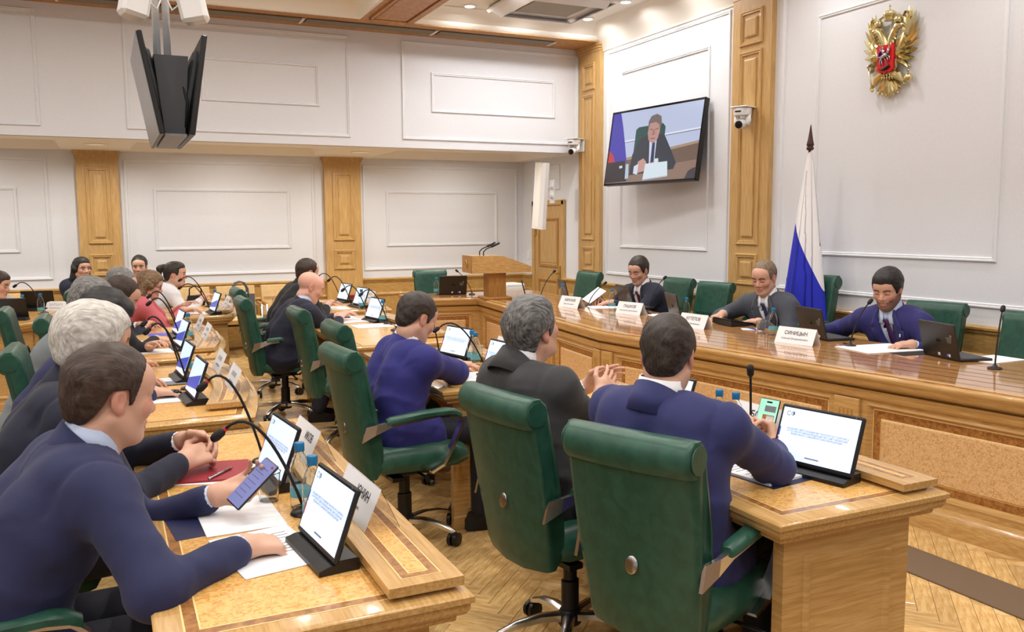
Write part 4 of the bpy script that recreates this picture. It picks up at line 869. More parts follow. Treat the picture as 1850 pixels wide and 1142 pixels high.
mic(2.24, 9.10, (-.22, .0, .28), 'gooseneck microphone farther of two on the desk with the red folder')
mic(2.07, 2.40, (-.015, -.01, .27), 'upright gooseneck microphone before the name card at the right front', head=1.0, red=False, straight=True)
PM = [(4.33, 3.08, (.12, .06, .30), 'slim microphone at the right edge of the presidium'), (4.30, 4.06, (.12, -.02, .27), 'slim microphone before the bearded man'), (4.26, 6.31, (.20, .05, .30), 'slim microphone arching before the man with the dark red tie'), (4.19, 7.21, (.20, .05, .20), 'slim microphone leaning left of the man with the dark red tie'), (4.05, 7.97, (.22, .12, .28), 'slim microphone bending right in front of the door'), (3.72, 9.02, (-.10, .16, .25), 'slim microphone on the short end of the presidium left of the lectern')]
for x, y, o, lb in PM: mic(x, y, o, lb, TP, straight=True, red=False)
_b0 = []
def bottle(x, y, label, z=TD+.001, sc=1.0):
    if not _b0:
        t = thing('water_bottle', label, 'bottle', (x, y, z), 0, 'small water bottles with blue caps')
        prof = [(.001, .004), (.022, .001), (.029, .004), (.0305, .012), (.0305, .05), (.029, .056), (.0305, .062), (.0305, .105), (.028, .125), (.020, .148), (.0125, .160), (.0115, .172), (.0105, .172), (.0115, .160), (.019, .147), (.027, .1245), (.0295, .105), (.0295, .062), (.028, .056), (.0295, .05), (.0295, .012), (.028, .005), (.001, .006)]
        MB().lathe(prof, 18).build('body', M_['bottle'], t, True)
        MB().lathe([(.0308, .036), (.0309, .037), (.0309, .060), (.0308, .061)], 18).build('paper_label', M_['bottle_label'], t, 40)
        MB().lathe([(.0140, .168), (.0148, .170), (.0148, .190), (.013, .193), (.001, .194)], 16).build('cap', M_['bottle_cap'], t, 40)
        _b0.append(t)
    else:
        t = copy_tree(_b0[0]); t['label'] = label; t.location = (x, y, z)
    t.scale = (sc, sc, sc)
for x, y, lb in ((.478, 2.31, 'water bottle nearer of two beside the foreground tablet'), (.475, 2.47, 'water bottle farther of two beside the foreground tablet'), (.375, 5.02, 'water bottle between tablet and name card on the second left desk'), (.50, 6.52, 'water bottle on the third left desk'), (.93, 8.78, 'water bottle before the grey handbag'), (-.72, 9.02, 'water bottle left of two between the far left tablets'), (-.58, 9.10, 'water bottle right of two between the far left tablets'),
                 (1.90, 4.56, 'water bottle nearer of two behind the plastic cup at the middle desk'), (1.92, 4.66, 'water bottle farther of two behind the plastic cup at the middle desk'), (2.04, 6.88, 'water bottle beside the bald man\'s tablet'), (2.20, 8.12, 'water bottle on the desk with the red folder'), (2.055, 2.56, 'water bottle left of two behind the phone'), (2.075, 2.49, 'water bottle right of two behind the phone')): bottle(x, y, lb)
for x, y, lb in ((4.25, 4.72, 'water bottle left of the bearded man\'s name card'), (4.24, 5.72, 'water bottle before the angled laptop on the presidium'), (4.19, 6.78, 'water bottle left of the second presidium name card'), (4.09, 7.56, 'water bottle left of the leftmost presidium name card'), (3.36, 9.20, 'left one of two bottles before the chair at the short end'), (3.43, 9.18, 'right one of two bottles before the chair at the short end')): bottle(x, y, lb, TP+.001)
def cup(x, y, label, z=TD+.001):
    t = tag(MB().lathe([(.026, .002), (.027, .0), (.036, .085), (.038, .09), (.036, .09), (.034, .085), (.025, .004), (.001, .004)], 20).build('plastic_cup', M_['cup'], None, True), label, 'cup', 'clear plastic cups'); t.location = (x, y, z)
cup(.40, 2.57, 'clear plastic cup with water before the foreground tablet'); cup(2.0, 2.60, 'clear plastic cup beside the phone at the right front'); cup(1.98, 4.72, 'clear plastic cup beside the two bottles at the middle desk'); cup(4.24, 4.83, 'clear glass next to the bottle at the presidium', TP+.001)
def card(x, y, deg, l1, l2, label, z, acrylic=False, w=.29, h=.105, both=False):
    """text looks along local +x"""
    t = thing('name_card', label, 'name card', (x, y, z), rad(deg), 'folded name cards')
    d = .048
    for s in (-1, 1):
        b = MB(); n_ = Vector((h, 0, d)).normalized()
        p = [Vector((s*d, -w/2, .0005)), Vector((s*d, w/2, .0005)), Vector((0, w/2, h)), Vector((0, -w/2, h))]; th = Vector((-s*n_.x, 0, -n_.z))*.0012
        b.loft([[q for q in p], [q+th for q in p]]); ang = math.atan2(d, h)
        pn = b.build('panel', M_['card'] if (not acrylic or s < 0 or both) else M_['acrylic'], t)
        if s > 0 or both or acrylic:
            if acrylic and s > 0 and not both: continue
            M = Matrix.Rotation(PI if s < 0 else 0, 4, 'Z') @ Matrix.Translation((d/2+.0009, 0, h/2)) @ Matrix.Rotation(-ang, 4, 'Y') @ Matrix(((0, 0, 1, 0), (1, 0, 0, 0), (0, 1, 0, 0), (0, 0, 0, 1)))
            if l1 is None:
                bb = MB(M); [bb.box((-.06+.02*i, .017, .0003), (.004, .022, .0004)) for i in range(7)]; [bb.box((-.053+.02*i, .017+.009*(i % 3-1), .0003), (.010, .003, .0004)) for i in range(6)]; [bb.box((-.055+.0125*i, -.022, .0003), (.008, .008, .0004)) for i in range(10)]; bb.build('faint_print', M_['print_faint'], pn)['kind'] = 'stuff'; continue
            text_mesh('surname', l1, .036, M_['ink'], pn, M @ Matrix.Translation((0, .017, 0)), sx=.92, bold=.0006)
            text_mesh('first_names', l2, .0185, M_['ink'], pn, M @ Matrix.Translation((0, -.022, 0)), sx=.95)
card(4.10, 4.32, 192, 'СИНИЦЫН', 'Алексей Владимирович', 'white name card standing before the bearded man', TP)
card(4.04, 5.34, 186, 'КУТЕПОВ', 'Андрей Викторович', 'white name card before the grey-suited chairman', TP)
card(4.15, 6.40, 194, 'ПАШКОВ', 'Константин Анатольевич', 'white name card before the man with the dark red tie', TP)
card(3.99, 7.19, 190, 'АБРАМОВ', 'Иван Николаевич', 'white name card before the empty chair, leftmost on the presidium', TP)
ZL = TD+.0355
card(.602, 2.24, 2, '         ЮНИН', '             евич', 'clear tent name card on the ledge of the foreground desk, nearest the camera', ZL, True)
card(.602, 2.93, 2, '           ИКОВ', ' ', 'clear tent name card farther along the foreground ledge', ZL, True)
card(.545, 4.30, 0, None, None, 'tilted tent name card at the near end of the second left desk', ZL, True)
card(.545, 4.85, 0, None, None, 'tent name card at the far end of the second left desk', ZL, True)
card(.62, 6.25, 0, None, None, 'tent name card nearer on the third left desk', ZL, True)
card(.63, 6.85, 0, None, None, 'tent name card farther on the third left desk', ZL, True)
card(1.04, 8.62, 0, None, None, 'tent name card before the handbag seat', ZL, True)
card(-.46, 9.42, 60, None, None, 'small white tent name card at the far left desk end', TD+.001, True, w=.2, h=.09)
card(2.18, 2.44, 4, 'БОР       ', 'ил М         ', 'white name card behind the phone at the right front', ZL, False, both=True)
card(2.13, 4.6, 0, None, None, 'tent name card on the ledge of the middle desk', ZL, True)
card(2.20, 6.65, 0, None, None, 'tent name card beside the bald man\'s tablet', ZL, True)
card(2.44, 8.6, 0, None, None, 'tent name card on the desk with the red folder', ZL, True)
def paper(x, y, deg, label, z=TD+.0015, w=.21, h=.297, m='paper', th=.002, lines=True, cat='paper', name='paper_sheet'):
    o = tag(at(MB().box((0, 0, th/2), (w, h, th)).build(name, M_[m]), (x, y, z), rad(deg)), label, cat)
    if lines:
        b = MB()
        for k in range(9): b.box((w*.5-.03-.02*k, (.0 if k else .02), th+.0002), (.004, h*(.78 if k % 4 else .5), .0003))
        b.build('printed_lines', M_['ink_grey'], o)
    return o
paper(.33, 2.17, 100, 'white printed sheet under the fist of the foreground man', w=.30, h=.21)
paper(.30, 2.48, 92, 'white sheets with dark blue backing by the phone of the foreground man', w=.297, h=.21, lines=False)
paper(.22, 2.50, 96, 'dark blue folder edge under the sheets near the phone', z=TD+.0006, w=.30, h=.22, m='navy', th=.0008, lines=False, cat='folder', name='document_folder')
paper(.24, 2.96, 78, 'dark red folder under the clasped hands of the white-haired man', z=TD+.004, w=.23, h=.31, m='red_folder', th=.006, lines=False, cat='folder', name='document_folder')
paper(.30, 2.92, 70, 'white sheets sticking out beneath the dark red folder', z=TD+.001, w=.22, h=.32, th=.0025, lines=False)
paper(.21, 4.34, 88, 'white sheet under the hand with the mouse', w=.21, h=.24, lines=False)
paper(.22, 4.82, 92, 'printed newspaper sheet on the second left desk')
paper(.26, 4.74, 90, 'dark printed booklet on the newspaper sheet', z=TD+.004, w=.10, h=.16, m='ink_grey', th=.003, lines=False, cat='booklet', name='booklet')
paper(.28, 6.02, 88, 'white sheet under the writing hand at the third left desk', lines=False)
paper(.24, 6.45, 80, 'pile of white paper at the third left desk', w=.24, th=.006, lines=False)
paper(.36, 6.95, 85, 'blue booklet at the third left desk', w=.16, h=.22, m='screen_blue', lines=False, cat='booklet', name='booklet')
paper(.72, 8.45, 90, 'white papers before the woman in pink', lines=False)
paper(-1.0, 8.55, 60, 'white papers before the woman in beige', w=.3, h=.3, th=.006, lines=False)
paper(1.73, 4.22, 84, 'white sheets under the elbow of the man in bright blue', w=.25, h=.33, th=.004)
paper(1.78, 4.72, 95, 'white sheet before the tablet of the man in bright blue', lines=False)
paper(1.86, 7.14, 96, 'large curling white sheet before the bald man', w=.26, h=.34, th=.006)
paper(1.90, 6.72, 92, 'lower white sheets before the bald man', w=.25, h=.3, th=.004, lines=False)
paper(1.84, 7.45, 90, 'white sheets with dark phone beyond the bald man', w=.3, h=.22, lines=False)
paper(2.02, 8.32, 90, 'white sheet on the near end of the farthest right desk', w=.3, h=.2, lines=False)
paper(2.37, 9.08, 84, 'red folder lying on the farthest right desk', TD+.0355, w=.16, h=.26, m='red_folder', th=.030, lines=False, cat='folder', name='document_folder')
paper(1.90, 2.16, 100, 'white notepad under the forearm of the man with the phone', w=.24, h=.19, th=.008)
paper(1.90, 2.14, 98, 'dark blue folder under the white notepad', z=TD+.0006, w=.26, h=.20, m='navy', th=.0009, lines=False, cat='folder', name='document_folder')
paper(4.38, 3.90, 82, 'white sheets before the bearded man', TP+.001, w=.32, h=.42, th=.004, lines=False)
paper(4.45, 3.72, 82, 'dark folder under the sheets of the bearded man', TP+.0005, w=.24, h=.32, m='black_matte', th=.0006, lines=False, cat='folder', name='document_folder')
paper(4.62, 3.30, 90, 'white sheet behind the large laptop at the right', TP+.001, lines=False)
paper(4.35, 6.98, 70, 'white sheets on the desk of the man with the dark red tie', TP+.001, w=.25, h=.5, th=.003, lines=False)
paper(4.36, 6.18, 80, 'white sheet beside the angled laptop', TP+.001, lines=False)
paper(4.34, 5.05, 60, 'small white note with a blue pen before the chairman', TP+.001, w=.10, h=.14, lines=False)
def pen(x, y, z, deg, m, label):
    t = thing('pen', label, 'pen', (x, y, z), rad(deg)); MB().tube([(-.065, 0, .005), (.055, 0, .005)], .0045, 7).build('barrel', M_[m], t, True); MB().tube([(.055, 0, .005), (.07, 0, .005)], [.0045, .001], 7).build('tip', M_['steel'], t, True); MB().box((-.04, 0, .0105), (.04, .003, .002)).build('clip', M_['steel'], t)
pen(4.34, 5.05, TP+.003, 80, 'pen_blue', 'blue pen on the note before the chairman'); pen(4.32, 4.10, TP+.005, 75, 'black_plastic', 'black pen on the sheets before the bearded man'); pen(1.84, 7.40, TD+.004, 10, 'black_plastic', 'black pen on the papers beyond the bald man'); pen(.30, 2.89, TD+.010, 50, 'steel', 'metal pen on the dark red folder')
def phone(M, label, m, name='smartphone', chat=False):
    t = thing(name, label, 'phone'); t.matrix_world = M
    MB().box((0, 0, 0), (.074, .155, .008), b=.0035).build('body', M_['black_plastic'], t)
    s = MB().box((0, 0, .0042), (.068, .148, .0006)).build('screen', M_[m], t)
    if chat:
        MB().box((.0, .064, .0048), (.02, .006, .0004)).build('notch', M_['black_gloss'], s)
        for (x, y, w, h_, mm) in ((.008, .04, .04, .022, 'ink_grey'), (.006, -.005, .042, .045, 'walnut'), (.012, .004, .026, .02, 'paper')): MB().box((x, y, .005), (w, h_, .0004)).build('chat_picture', M_[mm], s)
    else:
        for k in range(7): MB().box((-.006, .05-.016*k, .0048), (.046-.004*(k % 3), .0018, .0003)).build('text_line', M_['phone_line'], s)
        MB().box((.022, .064, .0048), (.010, .007, .0003)).build('red_dot', M_['red_folder'], s)
    return t
tag(at(MB().box((0, 0, .004), (.075, .15, .008), b=.003).build('smartphone', M_['black_gloss']), (1.78, 4.02, TD+.001), rad(80)), 'black smartphone lying beside the tablet of the charcoal-suited man', 'phone')
tag(at(MB().box((0, 0, .004), (.07, .15, .008), b=.003).build('smartphone', M_['black_gloss']), (1.86, 7.46, TD+.005), rad(5)), 'dark smartphone on the papers beyond the bald man', 'phone')
tag(at(MB().box((0, 0, .004), (.075, .15, .008), b=.003).build('smartphone', M_['black_gloss']), (.66, 8.78, TD+.001), rad(15)), 'dark smartphone on the desk of the woman in pink', 'phone')
t = thing('computer_mouse', 'black computer mouse under the hand on the second left desk', 'mouse', (.245, 4.37, TD+.0035), rad(10)); MB().ball((0, 0, .0172), (.05, .03, .017), 14, 8).build('shell', M_['black_gloss'], t, True); MB().tube([(.02, 0, .031), (.035, 0, .028)], .004, 6).build('wheel', M_['grey_plastic'], t, True)
# handbags
bg = thing('handbag', 'grey leather tote bag standing on a tan wall seat', 'bag', (1.42, 10.72, .481), rad(4))
b = MB(); b.loft([[(x*s, y*s2, z) for x, y in ((-.16, -.06), (.16, -.06), (.16, .06), (-.16, .06))] for z, s, s2 in ((0, .95, 1), (.02, 1, 1.05), (.25, 1.04, .6))]); b.build('body', M_['bag'], bg)
for y in (-.04, .04): MB().tube([(-.09, y, .22), (-.085, y, .32), (-.05, y*.8, .385), (0, y*.7, .40), (.05, y*.8, .385), (.085, y, .32), (.09, y, .22)], .010, 7).build('handle', M_['bag'], bg, True)
MB().box((.03, 0, .255), (.15, .03, .03)).build('paper_inside', M_['paper'], bg)
bg = thing('small_handbag', 'small dark handbag with looped handle on the desk beside the ponytailed woman', 'bag', (.80, 9.36, TD+.0015), 0)
b = MB(); b.loft([[(x*s, y*s, z) for x, y in ((-.09, -.04), (.09, -.04), (.09, .04), (-.09, .04))] for z, s in ((0, .95), (.03, 1), (.10, .8))]); b.build('body', M_['black_plastic'], bg)
MB().tube([(-.06, 0, .09), (-.055, 0, .17), (0, 0, .20), (.055, 0, .17), (.06, 0, .09)], .007, 7).build('handle', M_['black_plastic'], bg, True)
# ------------------------------------------------------------------ people: implicit surfaces meshed with surface nets
def vec(*a): return np.array(a, float)
def unit(v): v = np.asarray(v, float); return v/max(1e-9, np.linalg.norm(v))
class SDF:
    def __init__(s, lo, hi, h):
        s.h = h; s.lo = np.asarray(lo, float); s.n = np.ceil((np.asarray(hi)-s.lo)/h).astype(int)+1
        s.f = np.full(s.n, .3, np.float32)
        s.ax = [s.lo[i]+h*np.arange(s.n[i]) for i in range(3)]
    def win(s, lo, hi, mg):
        sl = []
        for i in range(3):
            a = int(np.clip(math.floor((lo[i]-mg-s.lo[i])/s.h), 0, s.n[i]-1)); b = int(np.clip(math.ceil((hi[i]+mg-s.lo[i])/s.h)+1, a+1, s.n[i])); sl.append(slice(a, b))
        P = np.stack(np.meshgrid(*[s.ax[i][sl[i]] for i in range(3)], indexing='ij'), -1)
        return tuple(sl), P
    def mix(s, sl, d, k, sub=False):
        a = s.f[sl]
        if sub:
            hh = np.clip(.5-.5*(a+d)/k, 0, 1); s.f[sl] = a*(1-hh)+(-d)*hh+k*hh*(1-hh)
        else:
            hh = np.clip(.5+.5*(a-d)/k, 0, 1); s.f[sl] = a*(1-hh)+d*hh-k*hh*(1-hh)
    def cone(s, a, b, ra, rb, k=.02, sub=False):
        a, b = np.asarray(a, float), np.asarray(b, float); r = max(ra, rb)
        sl, P = s.win(np.minimum(a, b)-r, np.maximum(a, b)+r, k+2*s.h)
        ab = b-a; t = np.clip(((P-a)@ab)/max(1e-9, ab@ab), 0, 1); d = np.linalg.norm(P-a-t[..., None]*ab, axis=-1)-(ra+(rb-ra)*t)
        s.mix(sl, d, k, sub); return s
    def ell(s, c, r, R=None, k=.02, sub=False):
        c = np.asarray(c, float); r = np.asarray(r, float); m = r.max()
        sl, P = s.win(c-m, c+m, k+2*s.h); q = P-c
        if R is not None: q = q@R
        k0 = np.linalg.norm(q/r, axis=-1); k1 = np.linalg.norm(q/(r*r), axis=-1); d = k0*(k0-1)/np.maximum(k1, 1e-6)
        s.mix(sl, np.where(k0 < 1e-4, -r.min(), d), k, sub); return s
    def mesh(s, extra=None):
        f = s.f if extra is None else extra(s)
        f = f.copy(); f[0], f[-1] = .3, .3; f[:, 0], f[:, -1] = .3, .3; f[:, :, 0], f[:, :, -1] = .3, .3
        ins = f < 0; n = np.array(f.shape)
        cnt = np.zeros(n-1, np.int8); acc = np.zeros((*(n-1), 3), np.float32); num = np.zeros(n-1, np.float32)
        C = [(i, j, k) for i in (0, 1) for j in (0, 1) for k in (0, 1)]
        sub = lambda A, c: A[c[0]:n[0]-1+c[0], c[1]:n[1]-1+c[1], c[2]:n[2]-1+c[2]]
        for c in C: cnt += sub(ins, c)
        act = (cnt > 0) & (cnt < 8); idx = np.argwhere(act)
        if not len(idx): return np.zeros((0, 3)), np.zeros((0, 4), int)
        F = np.stack([f[idx[:, 0]+c[0], idx[:, 1]+c[1], idx[:, 2]+c[2]] for c in C], 1); Cn = np.array(C, float)
        pa = np.zeros((len(idx), 3)); pn = np.zeros(len(idx))
        for a in range(8):
            for b in range(a+1, 8):
                if np.abs(Cn[a]-Cn[b]).sum() != 1: continue
                x = (F[:, a] < 0) != (F[:, b] < 0); t = F[:, a]/np.where(x, F[:, a]-F[:, b], 1)
                p = Cn[a]+t[:, None]*(Cn[b]-Cn[a]); pa += np.where(x[:, None], p, 0); pn += x
        V = s.lo+(idx+pa/pn[:, None])*s.h
        vid = np.full(n-1, -1, int); vid[tuple(idx.T)] = np.arange(len(idx)); Q = []
        for ax in range(3):
            sl0 = [slice(None)]*3; sl1 = [slice(None)]*3; sl0[ax] = slice(0, -1); sl1[ax] = slice(1, None)
            e = ins[tuple(sl0)] != ins[tuple(sl1)]; E = np.argwhere(e)
            o = [i for i in range(3) if i != ax]
            E = E[(E[:, o[0]] > 0) & (E[:, o[1]] > 0) & (E[:, o[0]] < n[o[0]]-1) & (E[:, o[1]] < n[o[1]]-1)]
            def g(d0, d1):
                q = E.copy(); q[:, o[0]] -= d0; q[:, o[1]] -= d1; return vid[q[:, 0], q[:, 1], q[:, 2]]
            q = np.stack([g(1, 1), g(0, 1), g(0, 0), g(1, 0)], 1); fl = ins[tuple(E.T)]
            if ax == 1: fl = ~fl
            q[~fl] = q[~fl][:, ::-1]; Q.append(q)
        Q = np.concatenate(Q); return V, Q[(Q >= 0).all(1)]
def wob(P, s=1.0):
    x, y, z = P[..., 0]*s, P[..., 1]*s, P[..., 2]*s
    return (np.sin(31*x+2.2*np.sin(17*z))*np.sin(27*z+1.7*np.sin(19*y))+np.sin(43*y+2*np.sin(23*x))*np.sin(11*z+1))*.5
def mesh_obj(name, V, Q, m, parent, org, col=None, smooth=True):
    me = bpy.data.meshes.new(name)
    V = np.asarray(V, np.float32)-np.asarray(org, np.float32)
    me.vertices.add(len(V)); me.vertices.foreach_set('co', V.ravel()); nq = len(Q)
    me.loops.add(nq*4); me.polygons.add(nq); me.loops.foreach_set('vertex_index', np.asarray(Q, np.int32).ravel())
    me.polygons.foreach_set('loop_start', np.arange(0, nq*4, 4, dtype=np.int32)); me.update(calc_edges=True); me.validate()
    me.polygons.foreach_set('use_smooth', np.ones(len(me.polygons), bool))
    if col is not None:
        a = me.color_attributes.new('tint', 'FLOAT_COLOR', 'POINT'); a.data.foreach_set('color', np.concatenate([col, np.ones((len(col), 1))], 1).astype(np.float32).ravel())
    me.materials.append(m)
    o = bpy.data.objects.new(name, me); COL.objects.link(o); o.parent = parent
    if parent is None: o.location = org
    return o
def skin_mat():
    m = mat('skin', S(214, 160, 136), .48, bump=(160, .06)); nt = m.node_tree; a = nt.nodes.new('ShaderNodeVertexColor'); a.layer_name = 'tint'
    b = nt.nodes['Principled BSDF']; nt.links.new(a.outputs['Color'], b.inputs['Base Color']); b.inputs['Subsurface Weight'].default_value = .08; b.inputs['Subsurface Radius'].default_value = (.012, .005, .003); b.inputs['Subsurface Scale'].default_value = .5
    return m
SKIN = skin_mat()
def cloth(name, c, sc=1.25, dk=.74):
    if max(c[:3]) > .3: dk = .9
    c = tuple(x*dk for x in c[:3])+(1,)
    m = two_tone('cloth_'+name, c, tuple(min(1, x*sc) for x in c[:3])+(1,), 420, (1, 1, 1), .80, sheen=.06); nt = m.node_tree
    n = nt.nodes.new('ShaderNodeTexNoise'); n.noise_type = 'RIDGED_MULTIFRACTAL'; n.inputs['Scale'].default_value = 5.5; n.inputs['Detail'].default_value = 2.0; n.inputs['Roughness'].default_value = .4; n.inputs['Distortion'].default_value = .8
    tc = nt.nodes.new('ShaderNodeTexCoord'); mp = nt.nodes.new('ShaderNodeMapping'); mp.inputs['Scale'].default_value = (1, 1, 1.7); mp.inputs['Rotation'].default_value = (.3, .5, .2)
    nt.links.new(tc.outputs['Object'], mp.inputs['Vector']); nt.links.new(mp.outputs['Vector'], n.inputs['Vector'])
    bp = nt.nodes.new('ShaderNodeBump'); bp.inputs['Strength'].default_value = .55; bp.inputs['Distance'].default_value = .012
    nt.links.new(n.outputs['Fac'], bp.inputs['Height']); nt.links.new(bp.outputs['Normal'], nt.nodes['Principled BSDF'].inputs['Normal'])
    return m
def hairm(name, c, c2): return two_tone('hair_'+name, tuple(x*.75 for x in c[:3])+(1,), c2, 120, (.28, 1.7, .5), .5, bump=1.0, detail=3, lo=.32, hi=.72, distort=.35)
CL = {k: cloth(k, S(*v)) for k, v in dict(blue=(46, 50, 104), navy=(38, 43, 84), darknavy=(28, 31, 52), royal=(42, 42, 122), charcoal=(60, 60, 62), grey=(76, 80, 90), presblue=(46, 44, 112), black=(28, 28, 32), lightgrey=(128, 136, 140), pink=(196, 96, 104), white=(222, 222, 226), beige=(206, 196, 186)).items()}
HR = {k: hairm(k, S(*a), S(*b)) for k, (a, b) in dict(brown=((44, 30, 24), (76, 58, 46)), white=((186, 180, 172), (226, 222, 214)), black=((22, 20, 20), (46, 42, 40)), grey=((92, 90, 88), (150, 148, 144)), saltpep=((52, 50, 50), (128, 126, 124)), darkbrown=((34, 26, 22), (66, 54, 46)), sandy=((104, 84, 64), (150, 128, 104)), lightbrown=((92, 68, 46), (150, 118, 84)), thin=((166, 132, 116), (190, 160, 146))).items()}
TROU = cloth('trousers', S(30, 31, 42))
def ik(Sh, W, l1, l2, pole):
    d = W-Sh; L = np.linalg.norm(d); Lc = min(L, (l1+l2)*.995); u = d/max(L, 1e-6); W = Sh+u*Lc
    a = (l1*l1-l2*l2+Lc*Lc)/(2*Lc); hgt = math.sqrt(max(0, l1*l1-a*a)); p = np.asarray(pole, float); p = p-u*(p@u); p = unit(p)
    return Sh+u*a+p*hgt, W
def hand_sdf(W, d, n, side, h, curl, spread=.12, sc=1.0, thumb=.5, fa=None):
    """W wrist, d direction of fingers, n back-of-hand normal, side: unit vector towards the thumb"""
    d, n = unit(d), np.asarray(n, float); n = unit(n-d*(n@d)); t = unit(np.cross(n, d)); t = t if t@side > 0 else -t
    g = SDF(W-.19*sc, W+.19*sc, h)
    pc = W+d*.045*sc
    for o in (-.026, -.009, .009, .026): g.cone(W+t*o*.7*sc+d*.008*sc, W+t*o*1.05*sc+d*.080*sc, .0165*sc, .0135*sc, .012)
    g.cone(W-(d if fa is None else fa)*.06, W, .0255*sc, .0265*sc, .02); g.cone(W, W+d*.01, .0265*sc, .026*sc, .02); g.ell(pc+t*.02*sc-n*.006*sc, (.026*sc,)*3, None, .015)
    Ls = ((.030, .046, .029, .024), (.010, .051, .033, .025), (-.010, .047, .031, .024), (-.029, .036, .024, .021))
    for i, (o, a, b, c) in enumerate(Ls):
        p = W+(t*o*1.05+d*(.084-.006*abs(i-1.2)))*sc; th = 0.0; dd = unit(d+t*(spread*(1.2-i)*.5)); rr = .0092-.0006*abs(i-1)
        cv = curl[i] if isinstance(curl, (list, tuple)) else curl
        for L, w in ((a, .75), (b, 1.0), (c, .65)):
            th += cv*w; v = dd*math.cos(th)-n*math.sin(th); q = p+v*L*sc; g.cone(p, q, rr*sc, (rr-.0008)*sc, .005); p = q; rr -= .0008
    p = W+(t*.026+d*.022-n*.006)*sc; v1 = unit(t*.75+d*.65-n*.25*thumb); q = p+v1*.046*sc; v2 = unit(t*(.45-.5*thumb)+d*.85-n*.55*thumb); r = q+v2*.034*sc; v3 = unit(t*(.25-.6*thumb)+d*.8-n*.7*thumb)
    g.cone(p, q, .0145*sc, .011*sc, .012); g.cone(q, r, .0108*sc, .0098*sc, .005); g.cone(r, r+v3*.027*sc, .0098*sc, .0078*sc, .004)
    return g
HAIRLINE = {'short': [(-.14, -.075), (-.07, -.075), (-.045, -.03), (-.03, .018), (.012, .024), (.020, -.006), (.034, -.004), (.040, .030), (.055, .048), (.066, .070), (.12, .084)],
            'receding': [(-.14, -.075), (-.07, -.075), (-.045, -.03), (-.03, .018), (.012, .024), (.018, -.004), (.030, -.002), (.034, .04), (.045, .080), (.06, .088), (.12, .105)],
            'full': [(-.14, -.09), (-.07, -.09), (-.05, -.05), (-.035, .0), (.015, .01), (.022, -.015), (.038, -.01), (.045, .025), (.06, .042), (.074, .060), (.12, .070)]}
